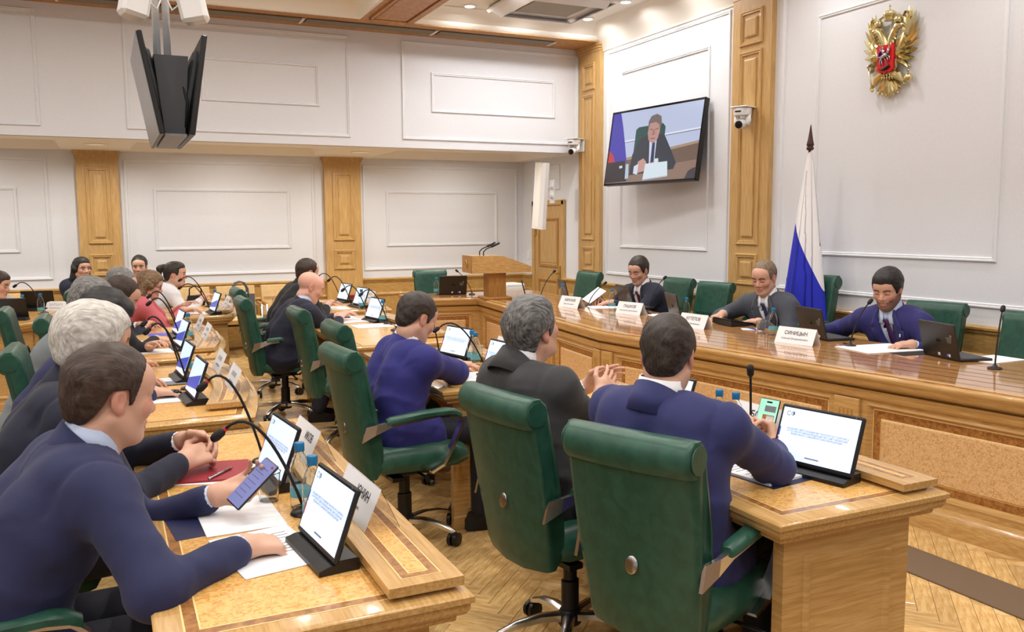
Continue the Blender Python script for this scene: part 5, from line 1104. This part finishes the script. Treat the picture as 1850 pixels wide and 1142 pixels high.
def person(label, hip, face, head, hyaw, hpitch, suit, hair, style='short', hth=.014, handL=None, handR=None, feet=None, q=0, shirt='shirt_white', tie=None, front=False, hroll=0, beard=None, sc=1.0, legs=True, skin=(208, 162, 138), curlL=.45, curlR=.45, dirL=None, dirR=None, upL=(0, 0, 1), upR=(0, 0, 1), thumbL=.5, thumbR=.5, jacket=True, poleL=None, poleR=None, glasses=False, long_hair=None, elbow=None, width=1.0, brow=(70, 50, 40), cuffs=True, messy=0.0, cat='person', eyes_open=False):
    hq, jq, dq = ((.0042, .0085, .0038), (.0048, .0105, .0045), (.0068, .0155, .006))[q]
    f = vec(math.cos(rad(face)), math.sin(rad(face)), 0); l = vec(-f[1], f[0], 0); up = vec(0, 0, 1)
    Hp = vec(*hip); Hd = vec(*head); org = vec(Hp[0], Hp[1], 0)
    hf0 = vec(math.cos(rad(hyaw))*math.cos(rad(hpitch)), math.sin(rad(hyaw))*math.cos(rad(hpitch)), -math.sin(rad(hpitch)))
    hl = unit(vec(-math.sin(rad(hyaw)), math.cos(rad(hyaw)), 0)); hu = np.cross(hf0, hl)
    cr, sr = math.cos(rad(hroll)), math.sin(rad(hroll)); hl, hu = hl*cr+hu*sr, hu*cr-hl*sr
    RH = np.stack([hf0, hl, hu], 1)                                   # columns: forward, left, up
    hw = lambda x, y, z: Hd+RH@(np.array((x, y, z))*sc)
    Nt = hw(-.022, 0, -.085)                                          # top of the neck
    lean = unit(Hd-up*.24*sc-f*.03-Hp)
    N = Hd-up*(.150 if front else .130)*sc-f*.060*sc+f*max(-.02, min(.02, .0005*hpitch))        # neck base
    spine = N-Hp; SL = np.linalg.norm(spine); su = unit(spine); fd = unit(f-su*(f@su))      # su up the back, fd out of the chest
    hunch = -fd*.035
    chest = Hp+su*SL*.66+hunch*.6; upper = Hp+su*SL*.86+hunch*.5; mid = Hp+su*SL*.36+hunch
    SW = .178*sc*width
    ShL = N-su*.055*sc+l*SW+fd*.012; ShR = N-su*.055*sc-l*SW+fd*.012
    l1, l2 = .285*sc, .255*sc
    arms = []
    for sd, Sh, hd_, pole in ((1, ShL, handL, poleL), (-1, ShR, handR, poleR)):
        tgt = vec(*hd_) if hd_ is not None else Hp+f*.30+l*sd*.16+up*.10
        Sh = Sh+unit(tgt-Sh)*.02
        E_, W_ = ik(Sh, tgt, l1, l2, pole if pole is not None else (l*sd*.7-up*.9-f*.15)); arms.append((sd, Sh, E_, W_))
    # ---- body: head, neck, hands (one mesh object)
    g = SDF(Hd-vec(.17, .17, .235)*sc, Hd+vec(.17, .17, .175)*sc, hq)
    C = lambda a, b, ra, rb, k=.012, sub=False: g.cone(hw(*a), hw(*b), ra*sc, rb*sc, k*sc, sub)
    El = lambda c, r, k=.012, sub=False: g.ell(hw(*c), np.array(r)*sc, RH, k*sc, sub)
    El((-.014, 0, .034), (.098, .076, .084)); El((.034, 0, -.030), (.062, .061, .085), .03)
    El((.045, 0, .045), (.056, .062, .050), .03)
    for s in (-1, 1):
        C((-.008, s*.052, -.052), (.062, s*.022, -.098), .022, .019, .03); El((.064, s*.038, -.022), (.026, .026, .026), .02)
        C((.083, s*.012, .021), (.074, s*.046, .022), .0095, .009, .012); El((.094, s*.0315, .004), (.016, .0165, .0115), .010, True)
        El((.0775, s*.032, .003), (.0135, .0150, .0125), .003); El((.099, s*.0125, -.032), (.0095, .008, .008), .006)
        El((-.010, s*.0755, -.004), (.019, .0085, .032), .006); El((-.004, s*.083, -.002), (.010, .005, .018), .004, True); El((-.004, s*.075, -.030), (.010, .006, .011), .006)
    C((.084, 0, .016), (.109, 0, -.026), .0085, .0115, .010); C((.1, 0, -.033), (.106, 0, -.03), .009, .009, .006)
    C((.087, -.016, -.062), (.087, .016, -.062), .0075, .0075, .006); C((.094, -.010, -.0605), (.094, .010, -.0605), .0055, .0055, .005); C((.092, -.010, -.0735), (.092, .010, -.0735), .0062, .0062, .005)
    for s in (-1, 1): C((.102, 0, -.0665), (.098, s*.021, -.0695), .0035, .0032, .004, True)
    El((.078, 0, -.099), (.019, .022, .017), .02); C((-.005, 0, -.06), (.045, 0, -.085), .045, .03, .03)
    nb = N-su*.05
    g.cone(Nt, N-up*.03, .058*sc, .064*sc, .03); g.cone(N-up*.02-fd*.012, N-su*.07-fd*.03, .052*sc, .04*sc, .03)
    V, Q = g.mesh(); parts = [(V, Q)]
    hands = []
    for (sd, Sh, E_, W_), cv, dr, upv, th in ((arms[0], curlL, dirL, upL, thumbL), (arms[1], curlR, dirR, upR, thumbR)):
        fa = unit(W_-E_); dd = unit(vec(*dr)) if dr is not None else unit(fa+f*.2); hsdf = hand_sdf(W_, dd, vec(*upv), -l*sd, dq, cv, sc=.97*sc, thumb=th, fa=fa)
        parts.append(hsdf.mesh())
    # core under the clothes keeps the figure in one piece
    cg = SDF(np.minimum(Hp, N)-.55, np.maximum(Hp, N)+.55, .03)
    cg.cone(Hp, chest, .07, .07, .03).cone(chest-fd*.01, N-up*.05-fd*.02, .06, .045, .03)
    for sd, Sh, E_, W_ in arms: cg.cone(chest+(Sh-chest)*.6, Sh, .05, .045, .03).cone(Sh, E_, .045, .036, .02).cone(E_, W_, .036, .027, .02)
    parts.append(cg.mesh())
    VV = np.concatenate([p[0] for p in parts]); k = 0; QQ = []
    for v, qd in parts: QQ.append(qd+k); k += len(v)
    base = np.array(S(*skin)[:3]); col = np.tile(base, (len(VV), 1)); L = (VV-Hd)@RH/sc
    hm = np.linalg.norm(L, axis=1) < .2
    def tint(mask, c, a): col[mask] = col[mask]*(1-a)+np.array(c)*a
    red = np.array(S(196, 116, 100)[:3])
    for s in (-1, 1):
        tint(hm & (np.linalg.norm(L-(.07, s*.042, -.022), axis=1) < .028), red, .35); tint(hm & (np.abs(L[:, 1]-s*.08) < .016) & (np.abs(L[:, 0]+.008) < .022) & (np.abs(L[:, 2]+.005) < .036), red, .45)
        bz = .027-.25*np.abs(np.abs(L[:, 1])-.030)
        tint(hm & (L[:, 0] > .06) & (np.abs(L[:, 1]-s*.031) < .021) & (np.abs(L[:, 2]-bz) < .0058), S(*brow)[:3], .88)
        tint(hm & (L[:, 0] > .06) & (np.abs(L[:, 1]-s*.032) < .0145) & (np.abs(L[:, 2]+.0035) < .0038), S(36, 26, 24)[:3], .85 if q < 2 else .92)
        tint(hm & (L[:, 0] > .06) & (np.abs(L[:, 1]-s*.032) < .019) & (np.abs(L[:, 2]-.004) < .016), S(168, 112, 96)[:3], .25)
        if eyes_open:
            ey = hm & (L[:, 0] > .06) & (np.abs(L[:, 1]-s*.032) < .0155)
            tint(ey & (np.abs(L[:, 2]-.001) < .0062), S(214, 204, 198)[:3], .85); tint(ey & (np.abs(L[:, 1]-s*.032) < .0065) & (np.abs(L[:, 2]-.001) < .0062), S(34, 24, 20)[:3], .95); tint(ey & (np.abs(L[:, 2]-.009) < .003), S(40, 30, 28)[:3], .8)
    tint(hm & (np.linalg.norm(L-(.112, 0, -.028), axis=1) < .02), red, .35)
    tint(hm & (L[:, 0] > .078) & (np.abs(L[:, 1]) < .024) & (np.abs(L[:, 2]+.0672) < .0115), S(176, 96, 92)[:3], .6)
    if beard:
        bm_ = hm & (((L[:, 2] < -.045) & (L[:, 0] > .0) & (L[:, 2] > -.13)) | ((L[:, 2] < -.03) & (L[:, 0] > -.005) & (L[:, 0] < .05) & (L[:, 2] > -.12))) & ~((L[:, 0] > .078) & (np.abs(L[:, 1]) < .022) & (np.abs(L[:, 2]+.0672) < .009)) & ~((L[:, 2] > -.055) & (np.abs(L[:, 1]) < .035) & (L[:, 0] > .06))
        tint(bm_, S(*beard[0])[:3], beard[1])
    pb = mesh_obj('person', VV, np.concatenate(QQ), SKIN, None, org, col); tag(pb, label, cat)
    # ---- hair
    if style:
        e = .06 if long_hair else .0
        hg = SDF(Hd-vec(.19, .19, .16+e)*sc, Hd+vec(.19, .19, .20)*sc, hq*1.1)
        hg.ell(hw(-.014, 0, .036), np.array((.098+hth, .0765+hth*.8, .084+hth*1.15))*sc, RH, .01); hg.ell(hw(-.035, 0, -.02), np.array((.066+hth, .058+hth*.6, .075))*sc, RH, .02)
        if style == 'full': hg.ell(hw(.03, 0, .085), np.array((.06, .06, .04))*sc, RH, .03)
        hl_ = HAIRLINE.get(style, HAIRLINE['short']); hx, hz = [a for a, _ in hl_], [b for _, b in hl_]
        def cut(s_):
            P = np.stack(np.meshgrid(*s_.ax, indexing='ij'), -1); Lq = (P-Hd)@RH/sc
            side_drop = np.where(np.abs(Lq[..., 1]) < .055, 0.0, 0.0)
            lim = np.interp(Lq[..., 0], hx, hz)
            lim = np.where(Lq[..., 0] > .02, lim-(np.abs(Lq[..., 1])/.07)**4*.02, lim)
            if style == 'fringe': lim = np.where(Lq[..., 0] > -.2, np.minimum(lim, 9), lim)
            nz = wob(P, 1.6)*.0022+(wob(P[..., ::-1], 3.1)*.0022 if hth > .01 else 0)+wob(P+.3, 1.1)*messy
            d = s_.f+nz; c = (lim-Lq[..., 2])*.8
            if style == 'fringe': c = np.maximum(c, Lq[..., 2]-.045)
            hh = np.clip(.5+.5*(d-c)/.008, 0, 1); return d*hh+c*(1-hh)+.008*hh*(1-hh)
        Vh, Qh = hg.mesh(cut); ho = mesh_obj('hair', Vh, Qh, HR[hair], pb, org)
        if long_hair:
            lg = SDF(Hd-vec(.24, .24, .50)*sc, Hd+vec(.24, .24, .12)*sc, .008)
            if long_hair == 'tail':
                lg.cone(hw(-.10, 0, .07), hw(-.15, 0, .05), .028, .03, .02).cone(hw(-.15, 0, .05), hw(-.16, 0, -.10), .03, .012, .02)
            else:
                for s in (-1, 1):
                    lg.cone(hw(-.03, s*.066, .02), hw(-.045, s*.074, -.10), .034, .036, .03).cone(hw(-.045, s*.078, -.10), hw(-.04, s*.08, -.10)-up*long_hair, .034, .018, .03)
                lg.cone(hw(-.08, 0, .0), hw(-.09, 0, -.08)-up*long_hair*.8, .055, .05, .04)
                lg.cone(hw(-.03, .05, .06), hw(.01, .075, .0), .03, .03, .03).cone(hw(-.03, -.05, .06), hw(.01, -.075, .0), .03, .03, .03)
            def lw(s_):
                P = np.stack(np.meshgrid(*s_.ax, indexing='ij'), -1); return s_.f+.004*np.sin(120*((P-Hd)@RH)[..., 1]+60*((P-Hd)@RH)[..., 0])
            Vl, Ql = lg.mesh(lw); mesh_obj('long_hair', Vl, Ql, HR[hair], pb, org)
    if glasses:
        b = MB()
        for s in (-1, 1):
            c0 = hw(.098, s*.032, .002); pts = [c0+RH@(np.array((0, math.cos(a)*.021, math.sin(a)*.016))*sc)-org for a in np.linspace(0, 2*PI, 15)]; b.tube([tuple(p) for p in pts], .0022, 5)
            b.tube([tuple(hw(.096, s*.052, .006)-org), tuple(hw(.03, s*.075, .008)-org), tuple(hw(-.01, s*.079, .006)-org)], .0022, 5)
        b.tube([tuple(hw(.10, -.012, .005)-org), tuple(hw(.10, .012, .005)-org)], .002, 5); b.build('glasses', M_['glasses'], pb, True)
    # ---- jacket or blouse
    lo = np.minimum.reduce([Hp-.2, N-.3]+[np.minimum(a[2], a[3])-.1 for a in arms]); hi = np.maximum.reduce([Hp+.22, N+.2]+[np.maximum(a[2], a[3])+.1 for a in arms])
    lo[2] = max(lo[2], Hp[2]-.16)
    j = SDF(lo, hi, jq); W = width*sc; bul = 1.0
    for s in (-1, 1):
        o = l*s
        j.cone(Hp+o*.085*W-su*.02, mid+o*.078*W, .125*sc, .118*sc, .05); j.cone(mid+o*.078*W, chest+o*.088*W, .118*sc, .118*sc, .05); j.cone(chest+o*.088*W, upper+o*.10*W-fd*.01, .118*sc, .092*sc, .05)
        j.cone(Hp+o*.09*W-su*.03, Hp+o*.10*W+f*.13-up*.02, .115*sc, .105*sc, .05)
    for sd, Sh, E_, W_ in arms:
        j.cone(N-su*.035*sc, Sh, .062*sc, .066*sc, .045); j.cone(upper, Sh-su*.02, .08*sc, .07*sc, .05)
        j.cone(Sh, E_, .070*sc, .057*sc, .035); fa = unit(W_-E_); Lf = np.linalg.norm(W_-E_); j.cone(E_, E_+fa*(Lf-.035), .057*sc, .041*sc, .03)
    hemz = Hp[2]-.13
    neckT = N+up*.10
    Vcut = []
    def jw(s_):
        P = np.stack(np.meshgrid(*s_.ax, indexing='ij'), -1); d = s_.f+wob(P, .62)*.0055+wob(P[..., [2, 0, 1]], 1.25)*.0022
        r = P-N; u_ = r@l; tt = -(r@su); ff = r@fd
        fold = lambda a: (1-np.abs(np.sin(a)))**2
        for sd, Sh, E_, W_ in arms:
            de = np.linalg.norm(P-E_, axis=-1); ax = unit(E_-Sh); t1 = (P-Sh)@ax; ph = .9*np.sin(14*(P@l)+sd)
            d = d-np.exp(-(de/.115)**2)*.0065*fold(34*((P-E_)@unit(W_-Sh))+2.2*ph)            # elbow creases
            dl = np.linalg.norm(P-Sh-np.clip(t1, 0, l1)[..., None]*ax, axis=-1)
            d = d-np.where(dl < .11, np.clip(t1/.05, 0, 1)*np.clip((l1-t1)/.05, 0, 1), 0)*.0016*fold(17*t1+9*((P-Sh)@fd)+3*ph)
            a2 = unit(W_-E_); t2 = (P-E_)@a2; dw = np.linalg.norm(P-E_-np.clip(t2, 0, l2)[..., None]*a2, axis=-1)
            d = d-np.where(dw < .085, np.clip(t2/.05, 0, 1)*np.clip((l2-.05-t2)/.04, 0, 1), 0)*.0018*fold(26*t2+2.5*ph)
            sh_ax = unit(Sh-(N-su*.055*sc)); sp = (P-Sh)@sh_ax
            if jacket: d = d+np.where((np.linalg.norm(P-Sh, axis=-1) < .135), .0055*np.exp(-((sp+.006)/.009)**2), 0)      # armhole seam
        d = d-np.where(tt > .16, np.clip((tt-.16)/.1, 0, 1), 0)*.006*fold(21*tt+8*np.abs(u_)+2*np.sin(9*ff+u_*6))          # waist folds
        if jacket: d = d+np.where(ff < .02, .0035*np.exp(-(u_/.007)**2), 0)                                             # centre back seam
        # neck opening
        ab = (Nt+up*.03)-(N-up*.09); a0 = N-up*.09; t = np.clip(((P-a0)@ab)/(ab@ab), 0, 1); dn = np.linalg.norm(P-a0-t[..., None]*ab, axis=-1)-.066*sc
        d = np.maximum(d, -dn)
        if front and jacket:             # V opening down the chest
            half = np.interp(tt, [-.05, .0, .10, .20, .30, .36], [.062, .056, .054, .040, .014, -.02]); v = np.maximum(np.abs(u_)-half, .02-ff); d = np.maximum(d, -v)
        return d
    Vj, Qj = j.mesh(jw); jk = mesh_obj('jacket' if jacket else 'blouse', Vj, Qj, CL[suit], pb, org)
    jk['label'] = ('suit jacket' if jacket else 'blouse')
    # helper: height of the (uncut) chest surface above the neck frame
    def samp(p):
        x = (p-j.lo)/j.h; i = np.floor(x).astype(int)
        if (i < 0).any() or (i >= j.n-1).any(): return .3
        w = x-i; c = j.f[i[0]:i[0]+2, i[1]:i[1]+2, i[2]:i[2]+2]; c = c[0]*(1-w[0])+c[1]*w[0]; c = c[0]*(1-w[1])+c[1]*w[1]; return c[0]*(1-w[2])+c[1]*w[2]
    def surf(u_, tt, off=0.0):
        p0 = N+l*u_-su*tt; pv, pa_ = .3, .3
        for a in np.linspace(.30, -.06, 40):
            v = samp(p0+fd*a)
            if v < 0: return p0+fd*((a+(pa_-a)*(-v)/max(1e-6, pv-v)) if pv > 0 else a)+fd*off
            pv, pa_ = v, a
        return p0+fd*(.05+off)
    # ---- shirt collar, shirt front, tie, lapels
    if shirt:
        cb = MB(); ta, tb, tc = [], [], []
        nd = unit(unit(Nt-N)+su*.8+up*.5); nf = unit(f-nd*(f@nd)); nl = np.cross(nd, nf)
        for kk in range(25):
            a = -PI+2*PI*kk/24; ca, sa = math.cos(a), math.sin(a); zz = .066-.062*max(0, ca)**1.5
            o = (nf*ca*1.02+nl*sa)
            ta.append(tuple(N+nd*(zz-.055)*sc+o*.073*sc-org)); tb.append(tuple(N+nd*zz*sc+o*.0665*sc-org)); tc.append(tuple(N+nd*(zz-.002)*sc+o*.0635*sc-org))
        cb.loft([ta, tb, tc], False, False)
        if front:
            for s in (-1, 1):       # collar points
                c0, c1, c2, c3 = N+nd*.008*sc+nf*.067*sc+nl*s*.010*sc, N+nd*.018*sc+nf*.050*sc+nl*s*.048*sc, surf(s*.052, .052, .005), surf(s*.024, .048, .008)
                cb.add([tuple(p-org) for p in (c0, c1, c2, c3)], [(0, 1, 2, 3)])
        so_ = cb.build('shirt_collar', M_[shirt], pb, True)
        sm = so_.modifiers.new('thickness', 'SOLIDIFY'); sm.thickness = .003; sm.offset = 0
    if shirt and front:
        def sf(s_):
            P = np.stack(np.meshgrid(*s_.ax, indexing='ij'), -1); r = P-N; u_ = r@l; tt = -(r@su); ff = r@fd
            ab = (Nt+up*.03)-(N-up*.09); a0 = N-up*.09; t = np.clip(((P-a0)@ab)/(ab@ab), 0, 1); dn = np.linalg.norm(P-a0-t[..., None]*ab, axis=-1)-.058*sc
            return np.maximum.reduce([s_.f+.009, np.abs(u_)-.11, -(tt+.08), tt-.42, -ff, -dn])
        Vs, Qs = j.mesh(sf); mesh_obj('shirt', Vs, Qs, M_[shirt], pb, org)
    if tie and front:
        tb_ = MB(); rows = []
        for tt, hw_ in ((.020, .013), (.034, .021), (.058, .014), (.07, .015), (.15, .022), (.25, .028), (.34, .032), (.38, .02)):
            rows.append([tuple(surf(uu*hw_, tt, (.010 if tt < .058 else .000)+.004*(1-abs(uu)))-org) for uu in (-1, 0, 1)])
        tb_.loft(rows, False, False); to = tb_.build('tie', M_[tie], pb, True); sm = to.modifiers.new('thickness', 'SOLIDIFY'); sm.thickness = .004
    if front and jacket:
        for s in (-1, 1):
            lp = MB(); rows = []
            for tt, i_, o_ in ((-.035, .058, .070), (.0, .056, .084), (.05, .055, .106), (.075, .054, .116), (.083, .054, .098), (.088, .054, .120), (.16, .048, .105), (.24, .030, .068), (.34, .002, .018)):
                rows.append([tuple(surf(s*(i_-.004), tt, .002)-org), tuple(surf(s*(i_*.5+o_*.5), tt, .011)-org), tuple(surf(s*o_, tt, .008)-org)])
            lp.loft(rows, False, False); lo_ = lp.build('lapel', CL[suit], pb, True); sm = lo_.modifiers.new('thickness', 'SOLIDIFY'); sm.thickness = .005; sm.offset = 0
        if tie and s: 
            pp = surf(.088, .12, .018)-org; MB().box(tuple(pp), (.008, .008, .022), b=.002).build('lapel_pin', M_['pin_white'], pb)
    if jacket:
        # turned-down collar round the back of the neck
        jc = MB(); r1, r2, r3 = [], [], []; nd = unit(unit(Nt-N)+su*.8+up*.5); nf = unit(f-nd*(f@nd)); nl = np.cross(nd, nf)
        for kk in range(19):
            a = rad(62)+rad(236)*kk/18; ca, sa = math.cos(a), math.sin(a); o = nf*ca+nl*sa; bk = max(0, -ca)
            r1.append(tuple(N+nd*(.012+.036*bk)*sc+o*.0705*sc-org)); r2.append(tuple(N+nd*(.020+.041*bk)*sc+o*.0775*sc-org)); r3.append(tuple(N+nd*(-.052+.022*bk)*sc+o*(.106+.004*bk)*sc-org))
        jc.loft([r1, r2, r3], False, False); jo = jc.build('jacket_collar', CL[suit], pb, True); sm = jo.modifiers.new('thickness', 'SOLIDIFY'); sm.thickness = .004; sm.offset = 0
    if cuffs:
        for sd, Sh, E_, W_ in arms:
            fa = unit(W_-E_); MB().tube([tuple(W_-fa*.055-org), tuple(W_-fa*.012-org), tuple(W_-fa*.010-org)], [.036*sc, .0345*sc, .031*sc], 14).build('shirt_cuff', M_[shirt or 'shirt_white'], pb, True)
    # ---- trousers and shoes
    if legs:
        ft = feet or [(Hp[0]+f[0]*.42+l[0]*.11, Hp[1]+f[1]*.42+l[1]*.11), (Hp[0]+f[0]*.42-l[0]*.11, Hp[1]+f[1]*.42-l[1]*.11)]
        tg = SDF(np.minimum(Hp, vec(ft[0][0], ft[0][1], 0))-vec(.35, .35, .6), np.maximum(Hp, vec(ft[0][0], ft[0][1], .5))+vec(.4, .4, .15), .02)
        tg.cone(Hp+l*.09, Hp-l*.09, .12, .12, .04)
        for s, (fx, fy) in ((1, ft[0]), (-1, ft[1])):
            hj = Hp+l*s*.095-up*.015; ank = vec(fx, fy, .10); kn, an = ik(hj, ank, .43, .42, f*1.0+up*.8)
            tg.cone(hj, kn, .088, .066, .04).cone(kn, an, .064, .052, .03)
            so2 = MB(); rr = []; ff = unit(f+l*s*.15)
            for x, w_, h_ in ((-.085, .03, .05), (-.06, .037, .085), (0, .04, .095), (.07, .046, .06), (.13, .043, .045), (.165, .03, .03), (.175, .012, .018)):
                c = vec(fx, fy, 0)+ff*x-org; ll = np.cross(up, ff); rr.append([tuple(c-ll*w_+up*.002), tuple(c+ll*w_+up*.002), tuple(c+ll*w_+up*.02), tuple(c+ll*w_*.7+up*h_), tuple(c-ll*w_*.7+up*h_), tuple(c-ll*w_+up*.02)])
            so2.loft(rr); so2.build('shoe', M_['shoe'], pb, 50)
        Vt, Qt = tg.mesh(); mesh_obj('trousers', Vt, Qt, TROU, pb, org)
    return pb
# ------------------------------------------------------------------ the people at the desks
person('man in blue suit in the left foreground holding a phone', (-.30, 2.33, .53), 8, (-.01, 2.36, 1.135), 22, 12, 'navy', 'brown', 'receding', .013, handL=(.245, 2.50, .80), handR=(.27, 2.13, .775), dirL=(.85, -.1, .25), upL=(-.2, .45, -.6), curlL=[.55, .6, .6, .6], thumbL=.6, dirR=(.9, .15, -.12), upR=(.1, -.1, 1), curlR=.95, shirt='shirt_blue', poleR=(-.1, -.9, -.6), poleL=(0, .5, -.9), q=0)
person('white-haired man in dark navy suit with clasped hands behind the foreground man', (-.33, 3.06, .53), 0, (-.05, 3.02, 1.185), 12, 8, 'darknavy', 'white', 'full', .020, handL=(.20, 3.06, .835), handR=(.19, 2.92, .80), dirL=(.8, -.4, .1), dirR=(.8, .35, .15), upL=(.2, .6, .6), upR=(.2, -.6, .6), curlL=.8, curlR=.8, q=0, messy=.004)
person('man with black curly hair in navy suit leaning over the second left desk', (-.36, 4.48, .53), -4, (-.03, 4.42, 1.13), 10, 35, 'navy', 'black', 'full', .022, handR=(.16, 4.36, .775), handL=(.08, 4.72, .775), dirR=(1, .05, -.1), curlR=.3, q=1, messy=.011)
person('man with grey hair in pale grey suit at the second left desk', (-.42, 5.32, .53), -4, (-.09, 5.22, 1.15), 8, 30, 'lightgrey', 'grey', 'short', .014, handR=(.10, 5.16, .775), handL=(.06, 5.5, .775), q=1)
person('young man with short brown hair in black suit writing at the third left desk', (-.30, 6.12, .53), 0, (.07, 6.10, 1.105), -6, 32, 'black', 'brown', 'short', .010, handR=(.27, 6.30, .785), handL=(.22, 6.02, .775), dirR=(.9, -.2, -.1), curlR=.7, q=1)
person('greying man in navy suit at the far end of the third left desk', (-.28, 7.18, .53), 0, (.08, 7.08, 1.12), 0, 30, 'darknavy', 'grey', 'receding', .008, handR=(.22, 7.16, .78), handL=(.20, 7.34, .775), curlR=.6, q=2)
person('woman in pink jacket and glasses with long light brown hair', (.02, 8.55, .50), -4, (.335, 8.42, 1.02), -4, 18, 'pink', 'lightbrown', 'full', .018, handR=(.60, 8.34, .79), handL=(.62, 8.58, .80), dirR=(.9, .1, .1), q=1, glasses=True, long_hair=.10, shirt='shirt_white', cuffs=False, brow=(90, 66, 48))
person('ponytailed woman in white shirt beyond the woman in pink', (.38, 9.45, .52), 0, (.62, 9.42, 1.06), -12, 4, 'white', 'darkbrown', 'full', .010, handR=(.84, 9.26, .80), handL=(.80, 9.56, .79), q=2, long_hair='tail', jacket=False, cuffs=False, shirt=None)
person('dark-haired man in suit sitting by the wall behind the woman in pink', (.48, 10.86, .53), -92, (.33, 10.72, 1.09), -100, 6, 'darknavy', 'black', 'short', .012, handL=(.55, 10.45, .60), handR=(.30, 10.45, .60), q=1, eyes_open=True, front=True, tie='tie_blue')
person('woman with long dark hair in navy top by the wooden pilaster', (-.16, 10.86, .52), -80, (-.26, 10.72, 1.08), -62, 2, 'darknavy', 'black', 'full', .014, handL=(.10, 10.5, .60), handR=(-.15, 10.5, .60), q=1, eyes_open=True, long_hair=.30, jacket=False, shirt=None, cuffs=False)
person('woman with brown hair in beige blouse at the far left edge', (-1.42, 9.62, .52), -40, (-.93, 9.20, 1.02), -18, 14, 'beige', 'brown', 'full', .014, handL=(-.92, 8.98, .80), handR=(-1.05, 8.85, .79), q=2, jacket=False, shirt=None, cuffs=False)
person('man in bright blue suit bent over his papers at the middle desk', (1.25, 4.06, .54), 2, (1.40, 4.13, 1.085), 16, 26, 'royal', 'darkbrown', 'short', .012, handR=(1.70, 4.32, .78), handL=(1.74, 4.46, .775), dirR=(.3, .9, -.05), dirL=(.8, -.4, 0), poleR=(.9, -.9, -.6), q=0, width=1.08)
person('grey-haired man in charcoal suit looking up, seen from behind', (1.46, 2.80, .54), 10, (1.44, 2.90, 1.155), 20, -14, 'charcoal', 'saltpep', 'full', .018, handR=(1.78, 2.96, .87), handL=(1.80, 3.12, .87), dirR=(.7, .4, .45), dirL=(.7, -.3, .45), upR=(.1, -.9, .3), upL=(.1, .9, .3), curlR=.25, curlL=.25, q=0, width=1.06)
person('man in blue suit with a phone at the right front, back to the camera', (1.545, 2.15, .54), 24, (1.575, 2.215, 1.145), 42, 14, 'blue', 'darkbrown', 'short', .012, handR=(2.05, 2.24, .79), handL=(1.99, 2.41, .785), dirR=(.30, .70, .60), dirL=(.75, -.05, .62), upR=(.8, -.5, .2), upL=(.1, .95, .2), curlR=[.95, 1.0, 1.05, 1.05], curlL=[.9, 1.0, 1.0, 1.0], thumbR=.3, thumbL=.3, poleR=(.3, -.8, -.95), q=0, width=1.12)
person('bald man in navy suit reading papers', (1.22, 7.02, .53), 0, (1.47, 6.98, 1.055), 2, 24, 'darknavy', 'thin', None, .003, handR=(1.72, 7.06, .78), handL=(1.76, 7.3, .775), q=1, poleR=(.2, -.6, -.9), width=1.08, shirt='shirt_blue', skin=(222, 170, 150), feet=[(1.50, 6.95), (1.46, 6.75)])
person('dark-haired man in dark suit hidden behind the bald man', (1.40, 8.10, .53), 5, (1.70, 8.16, 1.11), 15, 10, 'black', 'brown', 'short', .012, handR=(1.86, 8.10, .79), handL=(1.9, 8.35, .78), q=2)
person('man in dark suit and dark red tie reading a sheet at the presidium', (4.92, 7.16, .54), 186, (4.76, 7.21, 1.085), 202, 20, 'darknavy', 'darkbrown', 'short', .014, handL=(4.40, 7.10, .79), handR=(4.42, 7.42, .80), dirR=(-.6, -.6, .1), dirL=(-.8, .3, 0), q=1, front=True, tie='tie_red', curlR=.7, sc=1.08, width=1.02)
person('grey-suited man with short fair hair speaking at the presidium', (4.92, 5.30, .55), 190, (4.75, 5.39, 1.115), 200, 18, 'grey', 'sandy', 'short', .008, handR=(4.53, 5.62, .81), handL=(4.56, 5.22, .785), dirR=(-.8, .2, -.25), dirL=(-.7, .7, 0), curlR=.5, curlL=.25, poleR=(.3, .9, -.3), q=1, front=True, tie='tie_blue', sc=1.08)
person('bearded man in blue suit reading at the right of the presidium', (4.93, 4.10, .55), 190, (4.76, 4.19, 1.105), 200, 20, 'presblue', 'black', 'full', .016, handR=(4.56, 4.62, .78), handL=(4.55, 3.80, .785), dirR=(-.8, .4, -.1), dirL=(-.8, .3, 0), poleR=(.4, .8, -.3), q=1, front=True, tie='tie_purple', shirt='shirt_blue', beard=((70, 48, 40), .72), sc=1.08)
# phones in hands, sheet in hand
def frame3(o, x, z):
    z = Vector(z).normalized(); x = Vector(x); x = (x-z*x.dot(z)).normalized(); y = z.cross(x)
    return Matrix(((x.x, y.x, z.x, o[0]), (x.y, y.y, z.y, o[1]), (x.z, y.z, z.z, o[2]), (0, 0, 0, 1)))
phone(frame3((.335, 2.42, .845), (.25, -.95, -.15), (-.60, -.35, .72)), 'smartphone in the hand of the foreground man in blue', 'phone_screen')
phone(frame3((2.105, 2.36, .855), (.45, -.9, -.05), (-.80, -.42, .42)), 'smartphone with green chat in the hands of the man at the right front', 'phone_green', chat=True)
o = tag(MB().box((0, 0, 0), (.15, .21, .0015)).build('paper_sheet', M_['paper']), 'white sheet held up by the man with the dark red tie', 'paper'); o.matrix_world = frame3((4.34, 7.36, .845), (0, 1, .15), (-.55, -.2, .8))
